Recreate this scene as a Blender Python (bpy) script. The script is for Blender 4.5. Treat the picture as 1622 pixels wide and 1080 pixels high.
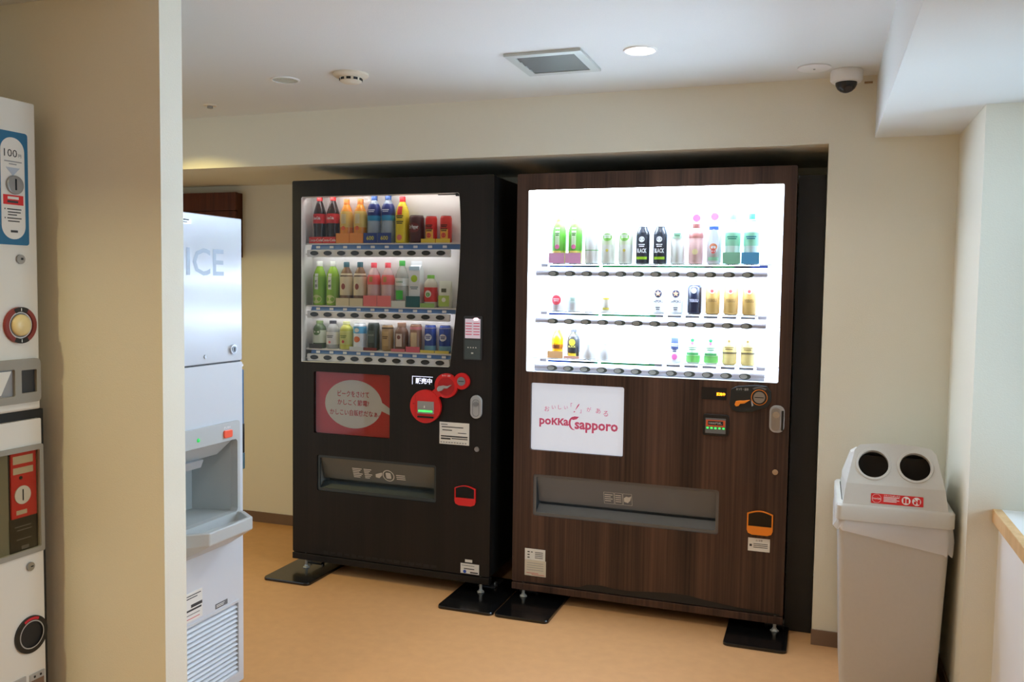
import bpy, bmesh, math, random
from mathutils import Matrix, Vector

for o in list(bpy.data.objects):
    bpy.data.objects.remove(o, do_unlink=True)
scene = bpy.context.scene
COL = scene.collection
R = math.radians

# ------------------------------------------------------------------ camera
CAM_POS = Vector((1.2243, -3.5002, 1.3476))
YAW, PITCH, ROLL, FPX = 0.34026, -0.06052, 0.01399, 1374.84
fwd = Vector((-math.sin(YAW) * math.cos(PITCH), math.cos(YAW) * math.cos(PITCH), math.sin(PITCH)))
rgt = Vector((math.cos(YAW), math.sin(YAW), 0))
upv = rgt.cross(fwd)
r2 = rgt * math.cos(ROLL) + upv * math.sin(ROLL)
u2 = upv * math.cos(ROLL) - rgt * math.sin(ROLL)
cam_data = bpy.data.cameras.new('camera')
cam_data.sensor_width = 36.0
cam_data.lens = FPX / 1622 * 36
cam_data.clip_start = 0.05
cam = bpy.data.objects.new('camera', cam_data)
COL.objects.link(cam)
m = Matrix.Identity(4)
for i, v in enumerate((r2, u2, -fwd)):
    for j in range(3):
        m[j][i] = v[j]
m.translation = CAM_POS
cam.matrix_world = m
scene.camera = cam

# ------------------------------------------------------------------ world, daylight, exposure
scene.view_settings.view_transform = 'Standard'
scene.view_settings.look = 'None'
scene.view_settings.gamma = 1.0
scene.view_settings.use_curve_mapping = False
scene.view_settings.exposure = 0.13
world = bpy.data.worlds.new('world')
scene.world = world
world.use_nodes = True
world.node_tree.nodes['Background'].inputs[0].default_value = (0.80, 0.92, 1.0, 1)
world.node_tree.nodes['Background'].inputs[1].default_value = 1.0
scene.cycles.use_denoising = True
scene.cycles.max_bounces = 10
scene.cycles.diffuse_bounces = 6
scene.cycles.transparent_max_bounces = 16
scene.cycles.caustics_reflective = False
scene.cycles.caustics_refractive = False

WINDOW_POWER = 23.0
DOWNLIGHT_POWER = 3.6
WARM = (1.0, 0.87, 0.47)
NEUTRAL = (1.0, 0.97, 0.88)
YELLOW = (1.0, 0.80, 0.28)


def area_light(name, loc, rot, size, size_y, power, color, shape='RECTANGLE', spread=180):
    l = bpy.data.lights.new(name, 'AREA')
    l.shape = shape
    l.size = size
    l.size_y = size_y
    l.energy = power
    l.color = color
    l.spread = R(spread)
    o = bpy.data.objects.new(name, l)
    o.location = loc
    o.rotation_euler = rot
    COL.objects.link(o)
    return o


# daylight arriving through the long window in the right-hand wall
area_light('window_daylight', (2.14, -1.055, 1.31), (0, R(90), 0), 1.14, 0.86, WINDOW_POWER, (0.58, 0.81, 1.0))

# ------------------------------------------------------------------ materials


def srgb(r, g, b):
    def f(c):
        c /= 255.0
        return c / 12.92 if c <= 0.04045 else ((c + 0.055) / 1.055) ** 2.4
    return (f(r), f(g), f(b), 1.0)


MATS = {}


def mat(name, col=None, rough=0.5, metal=0.0, emit=0.0, emit_col=None, alpha=1.0, noise=0.0, nscale=40.0, bump=0.0,
        coat=0.0, spec=0.5):
    """Principled material; colour gets a little procedural variation and relief."""
    if name in MATS:
        return MATS[name]
    m = bpy.data.materials.new(name)
    m.use_nodes = True
    nt = m.node_tree
    b = nt.nodes['Principled BSDF']
    c = srgb(*col)
    b.inputs['Base Color'].default_value = c
    b.inputs['Roughness'].default_value = rough
    b.inputs['Metallic'].default_value = metal
    b.inputs['Alpha'].default_value = alpha
    b.inputs['Specular IOR Level'].default_value = spec
    b.inputs['Coat Weight'].default_value = coat
    if emit:
        b.inputs['Emission Color'].default_value = srgb(*(emit_col or col))
        b.inputs['Emission Strength'].default_value = emit
    if noise or bump:
        tc = nt.nodes.new('ShaderNodeTexCoord')
        n = nt.nodes.new('ShaderNodeTexNoise')
        n.inputs['Scale'].default_value = nscale
        n.inputs['Detail'].default_value = 4
        nt.links.new(tc.outputs['Object'], n.inputs['Vector'])
        if noise:
            mx = nt.nodes.new('ShaderNodeMix')
            mx.data_type = 'RGBA'
            mx.inputs['A'].default_value = [v * (1 - noise) for v in c[:3]] + [1]
            mx.inputs['B'].default_value = [min(1, v * (1 + noise)) for v in c[:3]] + [1]
            nt.links.new(n.outputs['Fac'], mx.inputs['Factor'])
            nt.links.new(mx.outputs['Result'], b.inputs['Base Color'])
        if bump:
            bp = nt.nodes.new('ShaderNodeBump')
            bp.inputs['Strength'].default_value = bump
            bp.inputs['Distance'].default_value = 0.002
            nt.links.new(n.outputs['Fac'], bp.inputs['Height'])
            nt.links.new(bp.outputs['Normal'], b.inputs['Normal'])
    MATS[name] = m
    return m


def veneer(name, dark, light, rough, scale=1.0):
    """Vertical wood grain: noise stretched along z."""
    m = bpy.data.materials.new(name)
    m.use_nodes = True
    nt = m.node_tree
    b = nt.nodes['Principled BSDF']
    tc = nt.nodes.new('ShaderNodeTexCoord')
    mp = nt.nodes.new('ShaderNodeMapping')
    mp.inputs['Scale'].default_value = (95 * scale, 95 * scale, 1.1)
    n1 = nt.nodes.new('ShaderNodeTexNoise')
    n1.inputs['Scale'].default_value = 1.0
    n1.inputs['Detail'].default_value = 5
    n1.inputs['Roughness'].default_value = 0.65
    mp2 = nt.nodes.new('ShaderNodeMapping')
    mp2.inputs['Scale'].default_value = (14 * scale, 14 * scale, 0.35)
    n2 = nt.nodes.new('ShaderNodeTexNoise')
    n2.inputs['Scale'].default_value = 1.0
    n2.inputs['Detail'].default_value = 2
    add = nt.nodes.new('ShaderNodeMath')
    add.operation = 'ADD'
    half = nt.nodes.new('ShaderNodeMath')
    half.operation = 'MULTIPLY'
    half.inputs[1].default_value = 0.5
    ramp = nt.nodes.new('ShaderNodeValToRGB')
    ramp.color_ramp.elements[0].position = 0.36
    ramp.color_ramp.elements[0].color = srgb(*dark)
    ramp.color_ramp.elements[1].position = 0.66
    ramp.color_ramp.elements[1].color = srgb(*light)
    L = nt.links.new
    L(tc.outputs['Object'], mp.inputs['Vector'])
    L(tc.outputs['Object'], mp2.inputs['Vector'])
    L(mp.outputs['Vector'], n1.inputs['Vector'])
    L(mp2.outputs['Vector'], n2.inputs['Vector'])
    L(n1.outputs['Fac'], add.inputs[0])
    L(n2.outputs['Fac'], add.inputs[1])
    L(add.outputs[0], half.inputs[0])
    L(half.outputs[0], ramp.inputs['Fac'])
    L(ramp.outputs['Color'], b.inputs['Base Color'])
    b.inputs['Roughness'].default_value = rough
    b.inputs['Specular IOR Level'].default_value = 0.35
    MATS[name] = m
    return m


def pane(name, tint, reflect, rough=0.03):
    """Thin sheet of clear plastic or glass: passes light straight on and mirrors a little."""
    m = bpy.data.materials.new(name)
    m.use_nodes = True
    nt = m.node_tree
    nt.nodes.clear()
    out = nt.nodes.new('ShaderNodeOutputMaterial')
    mix = nt.nodes.new('ShaderNodeMixShader')
    tr = nt.nodes.new('ShaderNodeBsdfTransparent')
    tr.inputs[0].default_value = tint
    gl = nt.nodes.new('ShaderNodeBsdfGlossy')
    gl.inputs['Roughness'].default_value = rough
    fr = nt.nodes.new('ShaderNodeFresnel')
    fr.inputs['IOR'].default_value = 1.45
    mu = nt.nodes.new('ShaderNodeMath')
    mu.operation = 'MULTIPLY'
    mu.inputs[1].default_value = reflect
    nt.links.new(fr.outputs[0], mu.inputs[0])
    nt.links.new(mu.outputs[0], mix.inputs['Fac'])
    nt.links.new(tr.outputs[0], mix.inputs[1])
    nt.links.new(gl.outputs[0], mix.inputs[2])
    nt.links.new(mix.outputs[0], out.inputs['Surface'])
    MATS[name] = m
    return m


mat('wallpaper', (231, 228, 213), 0.85, bump=0.25, nscale=260, noise=0.02)
mat('ceiling_paper', (224, 227, 226), 0.9, bump=0.2, nscale=200, noise=0.02)
mat('floor_vinyl', (199, 150, 101), 0.42, noise=0.10, nscale=22, bump=0.05)
mat('baseboard', (120, 96, 78), 0.6, noise=0.05)
mat('white_paint', (236, 236, 236), 0.55)
mat('sill_top', (238, 240, 241), 0.35)
mat('black_sheet', (16, 16, 17), 0.55)
mat('black_plastic', (20, 20, 22), 0.35)
mat('black_rubber', (14, 14, 14), 0.32, noise=0.1)
mat('black_steel', (12, 12, 13), 0.22, coat=0.3)
mat('chrome', (200, 200, 202), 0.18, 1.0)
mat('dull_metal', (165, 165, 165), 0.35, 1.0)
mat('silver_plastic', (176, 178, 180), 0.35, 0.3)
mat('white_plastic', (232, 232, 230), 0.35)
mat('cream_plastic', (226, 218, 200), 0.5)
mat('grey_plastic', (150, 150, 150), 0.4)
mat('mid_grey', (105, 106, 108), 0.45)
mat('dark_grey', (48, 49, 51), 0.45)
mat('case_grey', (226, 224, 220), 0.55)
mat('case_white', (246, 248, 250), 0.6)
mat('red_plastic', (214, 28, 28), 0.3, coat=0.3)
mat('red_print', (214, 34, 34), 0.5)
mat('orange_plastic', (240, 136, 36), 0.35)
mat('paper', (228, 226, 220), 0.7)
mat('paper_ivory', (214, 204, 184), 0.7)
mat('ink', (60, 60, 60), 0.7)
mat('ink_black', (20, 20, 20), 0.6)
mat('ink_red', (198, 34, 52), 0.6)
mat('ink_pink', (222, 90, 122), 0.6)
mat('white_print', (240, 240, 238), 0.6)
veneer('veneer_dark', (9, 7, 6), (27, 20, 17), 0.5)
veneer('veneer_brown', (34, 22, 18), (92, 65, 53), 0.45)
veneer('oak_edge', (206, 164, 112), (232, 196, 148), 0.5, 0.5)
veneer('cupboard_wood', (62, 26, 12), (112, 54, 26), 0.45, 0.4)
pane('window_glass', (0.97, 0.99, 1.0, 1), 1.0)
pane('acrylic', (0.93, 0.93, 0.93, 1), 0.55, 0.05)
pane('acrylic_grey', (0.42, 0.44, 0.45, 1), 1.2, 0.08)
pane('acrylic_green', (0.40, 0.44, 0.44, 1), 1.2, 0.08)
pane('smoked_glass', (0.90, 0.87, 0.80, 1), 0.15, 0.08)
mat('flap_left', (112, 116, 112), 0.25, alpha=0.80)
mat('flap_right', (118, 122, 127), 0.25, alpha=0.80)

# ------------------------------------------------------------------ mesh helpers


class MB:
    """Collects shapes into one mesh."""

    def __init__(self):
        self.v = []
        self.f = []
        self.s = []

    def add(self, verts, faces, smooth=False, mtx=None):
        n = len(self.v)
        for p in verts:
            p = Vector(p)
            if mtx is not None:
                p = mtx @ p
            self.v.append(p)
        for f in faces:
            self.f.append([i + n for i in f])
            self.s.append(smooth)
        return self

    def box(self, x0, y0, z0, x1, y1, z1, mtx=None):
        x0, x1 = min(x0, x1), max(x0, x1)
        y0, y1 = min(y0, y1), max(y0, y1)
        z0, z1 = min(z0, z1), max(z0, z1)
        v = [(x0, y0, z0), (x1, y0, z0), (x1, y1, z0), (x0, y1, z0),
             (x0, y0, z1), (x1, y0, z1), (x1, y1, z1), (x0, y1, z1)]
        f = [(0, 3, 2, 1), (4, 5, 6, 7), (0, 1, 5, 4), (1, 2, 6, 5), (2, 3, 7, 6), (3, 0, 4, 7)]
        return self.add(v, f, False, mtx)

    def prism(self, poly, y0, y1, mtx=None, smooth=False):
        """poly: (x, z) points counter-clockwise seen from -y; y0 is the front."""
        n = len(poly)
        v = [(x, y0, z) for x, z in poly] + [(x, y1, z) for x, z in poly]
        f = [list(range(n)), list(range(2 * n - 1, n - 1, -1))]
        self.add(v, f, False, mtx)
        k = len(self.v) - 2 * n
        for i in range(n):
            j = (i + 1) % n
            self.f.append([k + i, k + n + i, k + n + j, k + j])
            self.s.append(smooth)
        return self

    def sheet(self, verts2, faces, y, mtx=None):
        return self.add([(x, y, z) for x, z in verts2], faces, False, mtx)

    def lathe(self, prof, seg=20, mtx=None, smooth=True, caps=True):
        v, f = [], []
        for r, z in prof:
            for i in range(seg):
                a = 2 * math.pi * i / seg
                v.append((r * math.cos(a), r * math.sin(a), z))
        for k in range(len(prof) - 1):
            for i in range(seg):
                j = (i + 1) % seg
                f.append((k * seg + i, k * seg + j, (k + 1) * seg + j, (k + 1) * seg + i))
        self.add(v, f, smooth, mtx)
        n0 = len(self.v) - len(v)
        if caps:
            if prof[0][0] > 1e-5:
                self.f.append([n0 + i for i in range(seg - 1, -1, -1)])
                self.s.append(False)
            if prof[-1][0] > 1e-5:
                self.f.append([n0 + (len(prof) - 1) * seg + i for i in range(seg)])
                self.s.append(False)
        return self

    def loft(self, loops, close=True, smooth=True, cap0=True, cap1=True, mtx=None):
        n = len(loops[0])
        v = [p for l in loops for p in l]
        f = []
        for k in range(len(loops) - 1):
            for i in range(n if close else n - 1):
                j = (i + 1) % n
                f.append((k * n + i, k * n + j, (k + 1) * n + j, (k + 1) * n + i))
        self.add(v, f, smooth, mtx)
        n0 = len(self.v) - len(v)
        if cap0:
            self.f.append([n0 + i for i in range(n - 1, -1, -1)])
            self.s.append(False)
        if cap1:
            self.f.append([n0 + (len(loops) - 1) * n + i for i in range(n)])
            self.s.append(False)
        return self

    def tube(self, p0, p1, r, seg=10, r1=None):
        p0, p1 = Vector(p0), Vector(p1)
        d = p1 - p0
        q = d.to_track_quat('Z', 'Y').to_matrix().to_4x4()
        q.translation = p0
        return self.lathe([(r, 0), (r if r1 is None else r1, d.length)], seg, q)

    def build(self, name, material, parent=None, bevel=0.0, kind=None):
        me = bpy.data.meshes.new(name)
        me.from_pydata([tuple(p) for p in self.v], [], self.f)
        for p, s in zip(me.polygons, self.s):
            p.use_smooth = s
        if any(self.s):
            bm = bmesh.new()
            bm.from_mesh(me)
            for e in bm.edges:
                if len(e.link_faces) == 2:
                    if e.calc_face_angle(0) > R(38):
                        e.smooth = False
            bm.to_mesh(me)
            bm.free()
        me.materials.append(MATS[material] if isinstance(material, str) else material)
        me.update()
        o = bpy.data.objects.new(name, me)
        COL.objects.link(o)
        if parent is not None:
            o.parent = parent
        if bevel:
            b = o.modifiers.new('bevel', 'BEVEL')
            b.width = bevel
            b.segments = 2
            b.limit_method = 'ANGLE'
            b.angle_limit = R(40)
        if kind:
            o['kind'] = kind
        return o


def B(name, material, parent, *box, bevel=0.0):
    """One box as one part."""
    return MB().box(*box).build(name, material, parent, bevel)


def rrect(x0, z0, x1, z1, r, seg=5):
    pts = []
    for cx, cz, a0 in ((x1 - r, z0 + r, -90), (x1 - r, z1 - r, 0), (x0 + r, z1 - r, 90), (x0 + r, z0 + r, 180)):
        for i in range(seg + 1):
            a = R(a0 + 90 * i / seg)
            pts.append((cx + r * math.cos(a), cz + r * math.sin(a)))
    return pts


def circle(cx, cz, r, seg=28, rz=None):
    rz = r if rz is None else rz
    return [(cx + r * math.cos(2 * math.pi * i / seg), cz + rz * math.sin(2 * math.pi * i / seg)) for i in range(seg)]


def P(name, material, parent, poly, y0, y1, bevel=0.0, smooth=False):
    return MB().prism(poly, y0, y1, smooth=smooth).build(name, material, parent, bevel)


def fill2d(loops):
    """Triangulated 2-D area of an outer loop with holes -> (verts, faces)."""
    cu = bpy.data.curves.new('tmp', 'CURVE')
    cu.dimensions = '2D'
    cu.fill_mode = 'BOTH'
    for lp in loops:
        sp = cu.splines.new('POLY')
        sp.points.add(len(lp) - 1)
        for p, (x, z) in zip(sp.points, lp):
            p.co = (x, z, 0, 1)
        sp.use_cyclic_u = True
    o = bpy.data.objects.new('tmp', cu)
    COL.objects.link(o)
    me = bpy.data.meshes.new_from_object(o.evaluated_get(bpy.context.evaluated_depsgraph_get()))
    v = [(p.co.x, p.co.y) for p in me.vertices]
    f = [list(p.vertices) for p in me.polygons]
    # face the front (-y)
    f2 = []
    for q in f:
        a = sum(v[q[i]][0] * v[q[(i + 1) % len(q)]][1] - v[q[(i + 1) % len(q)]][0] * v[q[i]][1] for i in range(len(q)))
        f2.append(q if a > 0 else q[::-1])
    bpy.data.objects.remove(o)
    bpy.data.curves.remove(cu)
    bpy.data.meshes.remove(me)
    return v, f2


def holed_panel(mb, loops, y0, y1):
    """Board with holes: loops[0] outer (ccw), the others holes."""
    v, f = fill2d(loops)
    mb.sheet(v, f, y0)
    mb.sheet(v, [q[::-1] for q in f], y1)
    for k, lp in enumerate(loops):
        n = len(lp)
        area = sum(lp[i][0] * lp[(i + 1) % n][1] - lp[(i + 1) % n][0] * lp[i][1] for i in range(n))
        pts = lp if (area > 0) == (k == 0) else lp[::-1]
        vv = [(x, y0, z) for x, z in pts] + [(x, y1, z) for x, z in pts]
        mb.add(vv, [(i, n + i, n + (i + 1) % n, (i + 1) % n) for i in range(n)])
    return mb


TEXT_CACHE = {}


def text2d(body, size, bold=0.0, spacing=1.0, shear=0.0):
    key = (body, size, bold, spacing, shear)
    if key in TEXT_CACHE:
        return TEXT_CACHE[key]
    cu = bpy.data.curves.new('tmp', 'FONT')
    cu.body = body
    cu.size = size
    cu.offset = bold * size
    cu.space_character = spacing
    cu.shear = shear
    cu.align_x = 'CENTER'
    cu.align_y = 'CENTER'
    cu.resolution_u = 2
    o = bpy.data.objects.new('tmp', cu)
    COL.objects.link(o)
    me = bpy.data.meshes.new_from_object(o.evaluated_get(bpy.context.evaluated_depsgraph_get()))
    v = [(p.co.x, p.co.y) for p in me.vertices]
    f = [list(p.vertices) for p in me.polygons]
    bpy.data.objects.remove(o)
    bpy.data.curves.remove(cu)
    bpy.data.meshes.remove(me)
    f2 = []
    for q in f:
        a = sum(v[q[i]][0] * v[q[(i + 1) % len(q)]][1] - v[q[(i + 1) % len(q)]][0] * v[q[i]][1] for i in range(len(q)))
        f2.append(q if a > 0 else q[::-1])
    if v:   # centre on its own bounds
        xs = [p[0] for p in v]
        zs = [p[1] for p in v]
        cx, cz = (min(xs) + max(xs)) / 2, (min(zs) + max(zs)) / 2
        v = [(x - cx, z - cz) for x, z in v]
    TEXT_CACHE[key] = (v, f2)
    return v, f2


def text_extent(v):
    return max(p[0] for p in v) - min(p[0] for p in v), max(p[1] for p in v) - min(p[1] for p in v)


def put_text(mb, body, cx, cz, y, width=None, height=None, bold=0.0, rot=0.0, shear=0.0):
    """Flat lettering on a front (facing -y), scaled to a width and/or height."""
    v, f = text2d(body, 1.0, bold, 1.0, shear)
    if not v:
        return mb
    w, h = text_extent(v)
    sx = (width / w) if width else None
    sz = (height / h) if height else None
    sx = sx or sz
    sz = sz or sx
    c, s = math.cos(rot), math.sin(rot)
    vv = []
    for x, z in v:
        x, z = x * sx, z * sz
        vv.append((cx + x * c - z * s, cz + x * s + z * c))
    return mb.sheet(vv, f, y)


def T(parent, material, y, *items, name='lettering'):
    mb = MB()
    for it in items:
        put_text(mb, *it[:3], y, **it[3])
    return mb.build(name, material, parent)


def lines(parent, material, y, rows, name='printed_lines'):
    """Rows of small print as thin bars: (x0, x1, z, h)."""
    mb = MB()
    for x0, x1, z, h in rows:
        mb.sheet([(x0, z - h / 2), (x1, z - h / 2), (x1, z + h / 2), (x0, z + h / 2)], [(0, 1, 2, 3)], y)
    return mb.build(name, material, parent)


def root(name, label, cat, loc=(0, 0, 0), rz=0.0, group=None):
    o = bpy.data.objects.new(name, None)
    o.empty_display_size = 0.05
    COL.objects.link(o)
    o.location = loc
    o.rotation_euler = (0, 0, rz)
    o['label'] = label
    o['category'] = cat
    if group:
        o['group'] = group
    return o


def tag(o, label, cat, group=None):
    o['label'] = label
    o['category'] = cat
    if group:
        o['group'] = group
    return o


def S(name, material, *box, bevel=0.0, label=None):
    o = MB().box(*box).build(name, material, None, bevel, 'structure')
    if label:
        o['label'] = label
    return o


# ------------------------------------------------------------------ the setting
ZC = 2.141          # ceiling
YW = 0.623          # back wall of the alcove
YB = -0.032         # front of beam and column
XC = 1.235          # inner side of the column
XR = 1.671          # right wall
YJ, YJE = -0.56, -1.55   # window jambs
YBACK, XL_ALC, XL_HALL = -5.6, -2.7, -1.5
PX, PY0, PY1 = -0.467, -1.587, -1.500    # partition end and its two faces

S('floor', 'floor_vinyl', -2.9, YBACK - .1, -0.1, 2.5, YW + .2, 0, label='tan vinyl floor in front of the vending machines')
S('ceiling', 'ceiling_paper', -2.9, YBACK - .1, ZC, 2.5, YW + .2, ZC + .1, label='pale ceiling above the vending machines')
S('wall_back', 'wallpaper', -2.9, YW, 0, 2.5, YW + .12, ZC, label='cream back wall of the vending alcove')
S('ceiling_beam', 'wallpaper', XL_ALC, YB, 1.901, XC, YW, ZC, label='cream dropped beam above the vending machines')
S('wall_column', 'wallpaper', XC, YB - .002, 0, 2.5, YW, ZC, label='cream wall beside the vending machines')
S('wall_right', 'wallpaper', XR, YJ, 0, 2.5, YB - .002, ZC, label='white return wall beside the litter bin')
S('wall_partition', 'wallpaper', -1.6, PY0, 0, PX, PY1, ZC, label='cream partition wall between coin machines and ice machine')
S('wall_left', 'wallpaper', XL_ALC - .1, PY1, 0, XL_ALC, YW, ZC)
S('wall_hall_side', 'wallpaper', XL_HALL - .1, YBACK, 0, XL_HALL, PY0, ZC)
S('wall_front', 'wallpaper', -2.9, YBACK - .1, 0, 2.5, YBACK, ZC)
S('ceiling_soffit', 'ceiling_paper', 1.393, YBACK, 1.915, 2.5, YB - .002, ZC, label='white boxed soffit along the window side')
# window side: low wall, sill, window
S('wall_under_window', 'white_paint', 1.757, YBACK, 0, 2.02, YJ, 0.672, label='white low wall under the window sill')
S('window_sill', 'sill_top', 1.764, YBACK, 0.672, 2.06, YJ, 0.700)
S('trim_1', 'oak_edge', 1.738, YBACK, 0.660, 1.764, YJ - .0005, 0.7008, bevel=0.002,
  label='light oak edging of the window sill')
win = root('window_1', 'long white framed window above the sill', 'window')
del win['category']
win['kind'] = 'structure'
mb = MB()
for y in [YJ - .03 - i * .465 for i in range(3)]:
    mb.box(2.03, y - .03, 0.70, 2.08, y + .03, 1.915)
mb.box(2.03, YJE, .70, 2.08, YJ, .745).box(2.03, YJE, 1.875, 2.08, YJ, 1.915)
mb.build('window_frame', 'white_paint', win)
for i in range(2):
    y1 = YJ - .06 - i * .465
    B('pane', 'window_glass', win, 2.052, y1 - .405, .745, 2.056, y1, 1.875)
S('wall_right_far', 'wallpaper', 2.02, YBACK, 0.700, 2.5, YJE, 1.915)
# baseboards
S('baseboard_back', 'baseboard', XL_ALC, YW - .008, 0, XC, YW, 0.058)
S('baseboard_column', 'baseboard', XC - .002, YB - .010, 0, XR, YB - .002, 0.058)
S('baseboard_right', 'baseboard', XR - .008, YJ, 0, XR, YB - .010, 0.058)

# ------------------------------------------------------------------ vending machines
LX, LY, LA = -1.101, -0.015, -0.010      # unlit machine: front left foot and turn
LW, RW, MT = 1.005, 1.127, 1.83
lm = root('vending_machine', 'dark brown drinks vending machine with unlit display and round red coin unit', 'vending machine',
          (LX, LY, 0), LA)
rm = root('vending_machine', 'wood-grain drinks vending machine with glaring lit display and white panel below it',
          'vending machine', (0, 0, 0), 0)


def cabinet(m, w, zb, wood, win_loop, win_box, poster_box, slot_box, depth, side):
    x0, z0, x1, z1 = win_box
    px0, pz0, px1, pz1 = poster_box
    sx0, sz0, sx1, sz1 = slot_box
    body = MB()
    # steel cabinet: back part plus the shell behind the door
    body.box(0.012, 0.13, zb + .03, w - .012, depth, MT - .004)
    body.box(0.006, 0.034, zb + .03, 0.022, 0.13, MT - .004).box(w - .022, 0.034, zb + .03, w - .006, 0.13, MT - .004)
    body.box(0.022, 0.034, MT - .03, w - .022, 0.13, MT - .004)
    body.build('cabinet', side, m)
    door = MB()
    outer = rrect(0, zb + .034, w, MT, 0.006, 2)
    holed_panel(door, [outer, win_loop, rrect(px0, pz0, px1, pz1, 0.008, 3), rrect(sx0, sz0, sx1, sz1, 0.010, 3)], 0.0, 0.034)
    door.build('door', wood, m)
    # kick plate under the door
    kick = MB().box(0.0, -0.004, zb, w, 0.03, zb + .030)
    kick.build('kick_plate', wood, m, 0.002)
    return x0, z0, x1, z1


# ---- unlit machine
l_loop = [(0.047, 0.992), (0.800, 0.999)]
for z, x in ((1.004, .807), (1.07, .815), (1.14, .823), (1.20, .8295), (1.27, .836), (1.35, .8425), (1.43, .8475), (1.50, .8505),
             (1.56, .852), (1.62, .852), (1.68, .8495), (1.72, .847), (1.752, .8435)):
    l_loop.append((x, z))
l_loop += [(.838, 1.757), (.053, 1.756), (.047, 1.750)]
L_POSTER = (0.115, 0.661, 0.513, 0.950)
L_SLOT = (0.133, 0.391, 0.746, 0.560)
cabinet(lm, LW, .053, 'veneer_dark', l_loop, (.047, .992, .852, 1.757), L_POSTER, L_SLOT, 0.575, 'black_sheet')

CASE_D = 0.118


def display_case(m, x0, z0, x1, z1, material):
    c = MB()
    c.box(x0, CASE_D, z0, x1, CASE_D + .008, z1)
    c.box(x0 - .008, 0.034, z0, x0, CASE_D + .008, z1).box(x1, 0.034, z0, x1 + .008, CASE_D + .008, z1)
    c.box(x0 - .008, 0.034, z1, x1 + .008, CASE_D + .008, z1 + .008)
    c.box(x0 - .008, 0.034, z0 - .008, x1 + .008, CASE_D + .008, z0)
    return c.build('display_case', material, m)


def reveal(m, loop, material, cx, cz):
    # light lining of the window opening
    k = [(cx + (x - cx) * .9965, cz + (z - cz) * .9965) for x, z in loop]
    mb = MB()
    holed_panel(mb, [loop, k], .0015, .036)
    return mb.build('window_reveal', material, m)


reveal(lm, l_loop, 'case_grey', .45, 1.37)
display_case(lm, .030, .984, .870, 1.768, 'case_grey')
v, f = fill2d([l_loop])
MB().sheet(v, f, 0.010).build('display_window', 'acrylic', lm)
B('window_catch', 'dark_grey', lm, .742, 0.002, 1.748, .838, .009, 1.752)
B('window_catch', 'dark_grey', lm, .826, 0.002, 1.742, .844, .009, 1.758)

mat('fill_tube_dim2', (246, 244, 244), 0.5, emit=11.0)  # weak glow for fill tubes added to the unlit machine
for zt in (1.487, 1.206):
    MB().tube((.07, .0465, zt), (.785, .0465, zt), .003, 8).build('lamp_or_fill_tube', 'fill_tube_dim2', lm)  # unseen fill tubes behind the rails, added only to brighten the drinks
L_ROWS = (1.544, 1.256, 1.053)
L_RAIL = ((1.481, 1.514), (1.197, 1.230), (0.996, 1.029))
mat('price_blue', (96, 138, 196), 0.5)
mat('price_tag', (236, 238, 240), 0.6)
mat('button_black', (26, 27, 28), 0.3)
mat('rail_white', (238, 238, 240), 0.4)
L_U = [.098 + .0722 * i for i in range(10)]
for (zr0, zr1), zb in zip(L_RAIL, L_ROWS):
    sh = MB().box(.034, .040, zb - .006, .866, CASE_D - .001, zb).build('display_shelf', 'case_grey', lm)
    rail = MB().prism(rrect(.060, zr0, .790, zr1, .004, 2), .030, .042).build('button_rail', 'rail_white', lm)
    br = MB()
    br.box(.034, .036, zr0 + .010, .062, .040, zr0 + .014)
    br.build('rail_bracket', 'rail_white', lm)
    band = MB()
    band.add([(.074, .041, zr1 + .001), (.846, .041, zr1 + .001), (.846, .050, zb - .004), (.074, .050, zb - .004)], [(0, 1, 2, 3)])
    band.build('price_strip', 'price_blue', lm)
    for i in range(10):
        u = .100 + .0718 * i
        zc = (zr0 + zr1) / 2 + .001
        ring = P('button', 'button_black', rail, circle(u, zc, .0205, 18, .0105), .025, .031)
        P('button_face', 'dark_grey', rail, circle(u, zc - .002, .0155, 14, .006), .0243, .026)
        zz = (zr1 + zb - .004) / 2
        tg = MB().box(u - .010 + .014, .0385, zz - .006, u + .010 + .014, .0405, zz + .005)
        tg.build('price_tag', 'price_tag', sh)

# poster panel behind clear cover
mat('poster_red', (206, 36, 34), 0.45)
px0, pz0, px1, pz1 = L_POSTER
po = B('poster', 'poster_red', lm, px0 - .01, .020, pz0 - .01, px1 + .01, .026, pz1 + .01)
el = circle(.315, .805, .150, 40, .112)
MB().prism(el, .0188, .020).build('speech_bubble', 'paper', po)
P('speech_tail', 'paper', po, [(.44, .790), (.514, .762), (.514, .790), (.44, .835)], .0190, .0201)
T(po, 'ink_red', .0182, ('ピークをさけて', .315, .852, dict(width=.165, height=.028, bold=.012)),
  ('かしこく節電?', .315, .812, dict(width=.165, height=.028, bold=.012)),
  ('かしこい自販機だなぁ。', .323, .765, dict(width=.262, height=.028, bold=.012)))
B('poster_cover', 'acrylic', lm, px0, .008, pz0, px1, .010, pz1)


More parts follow.
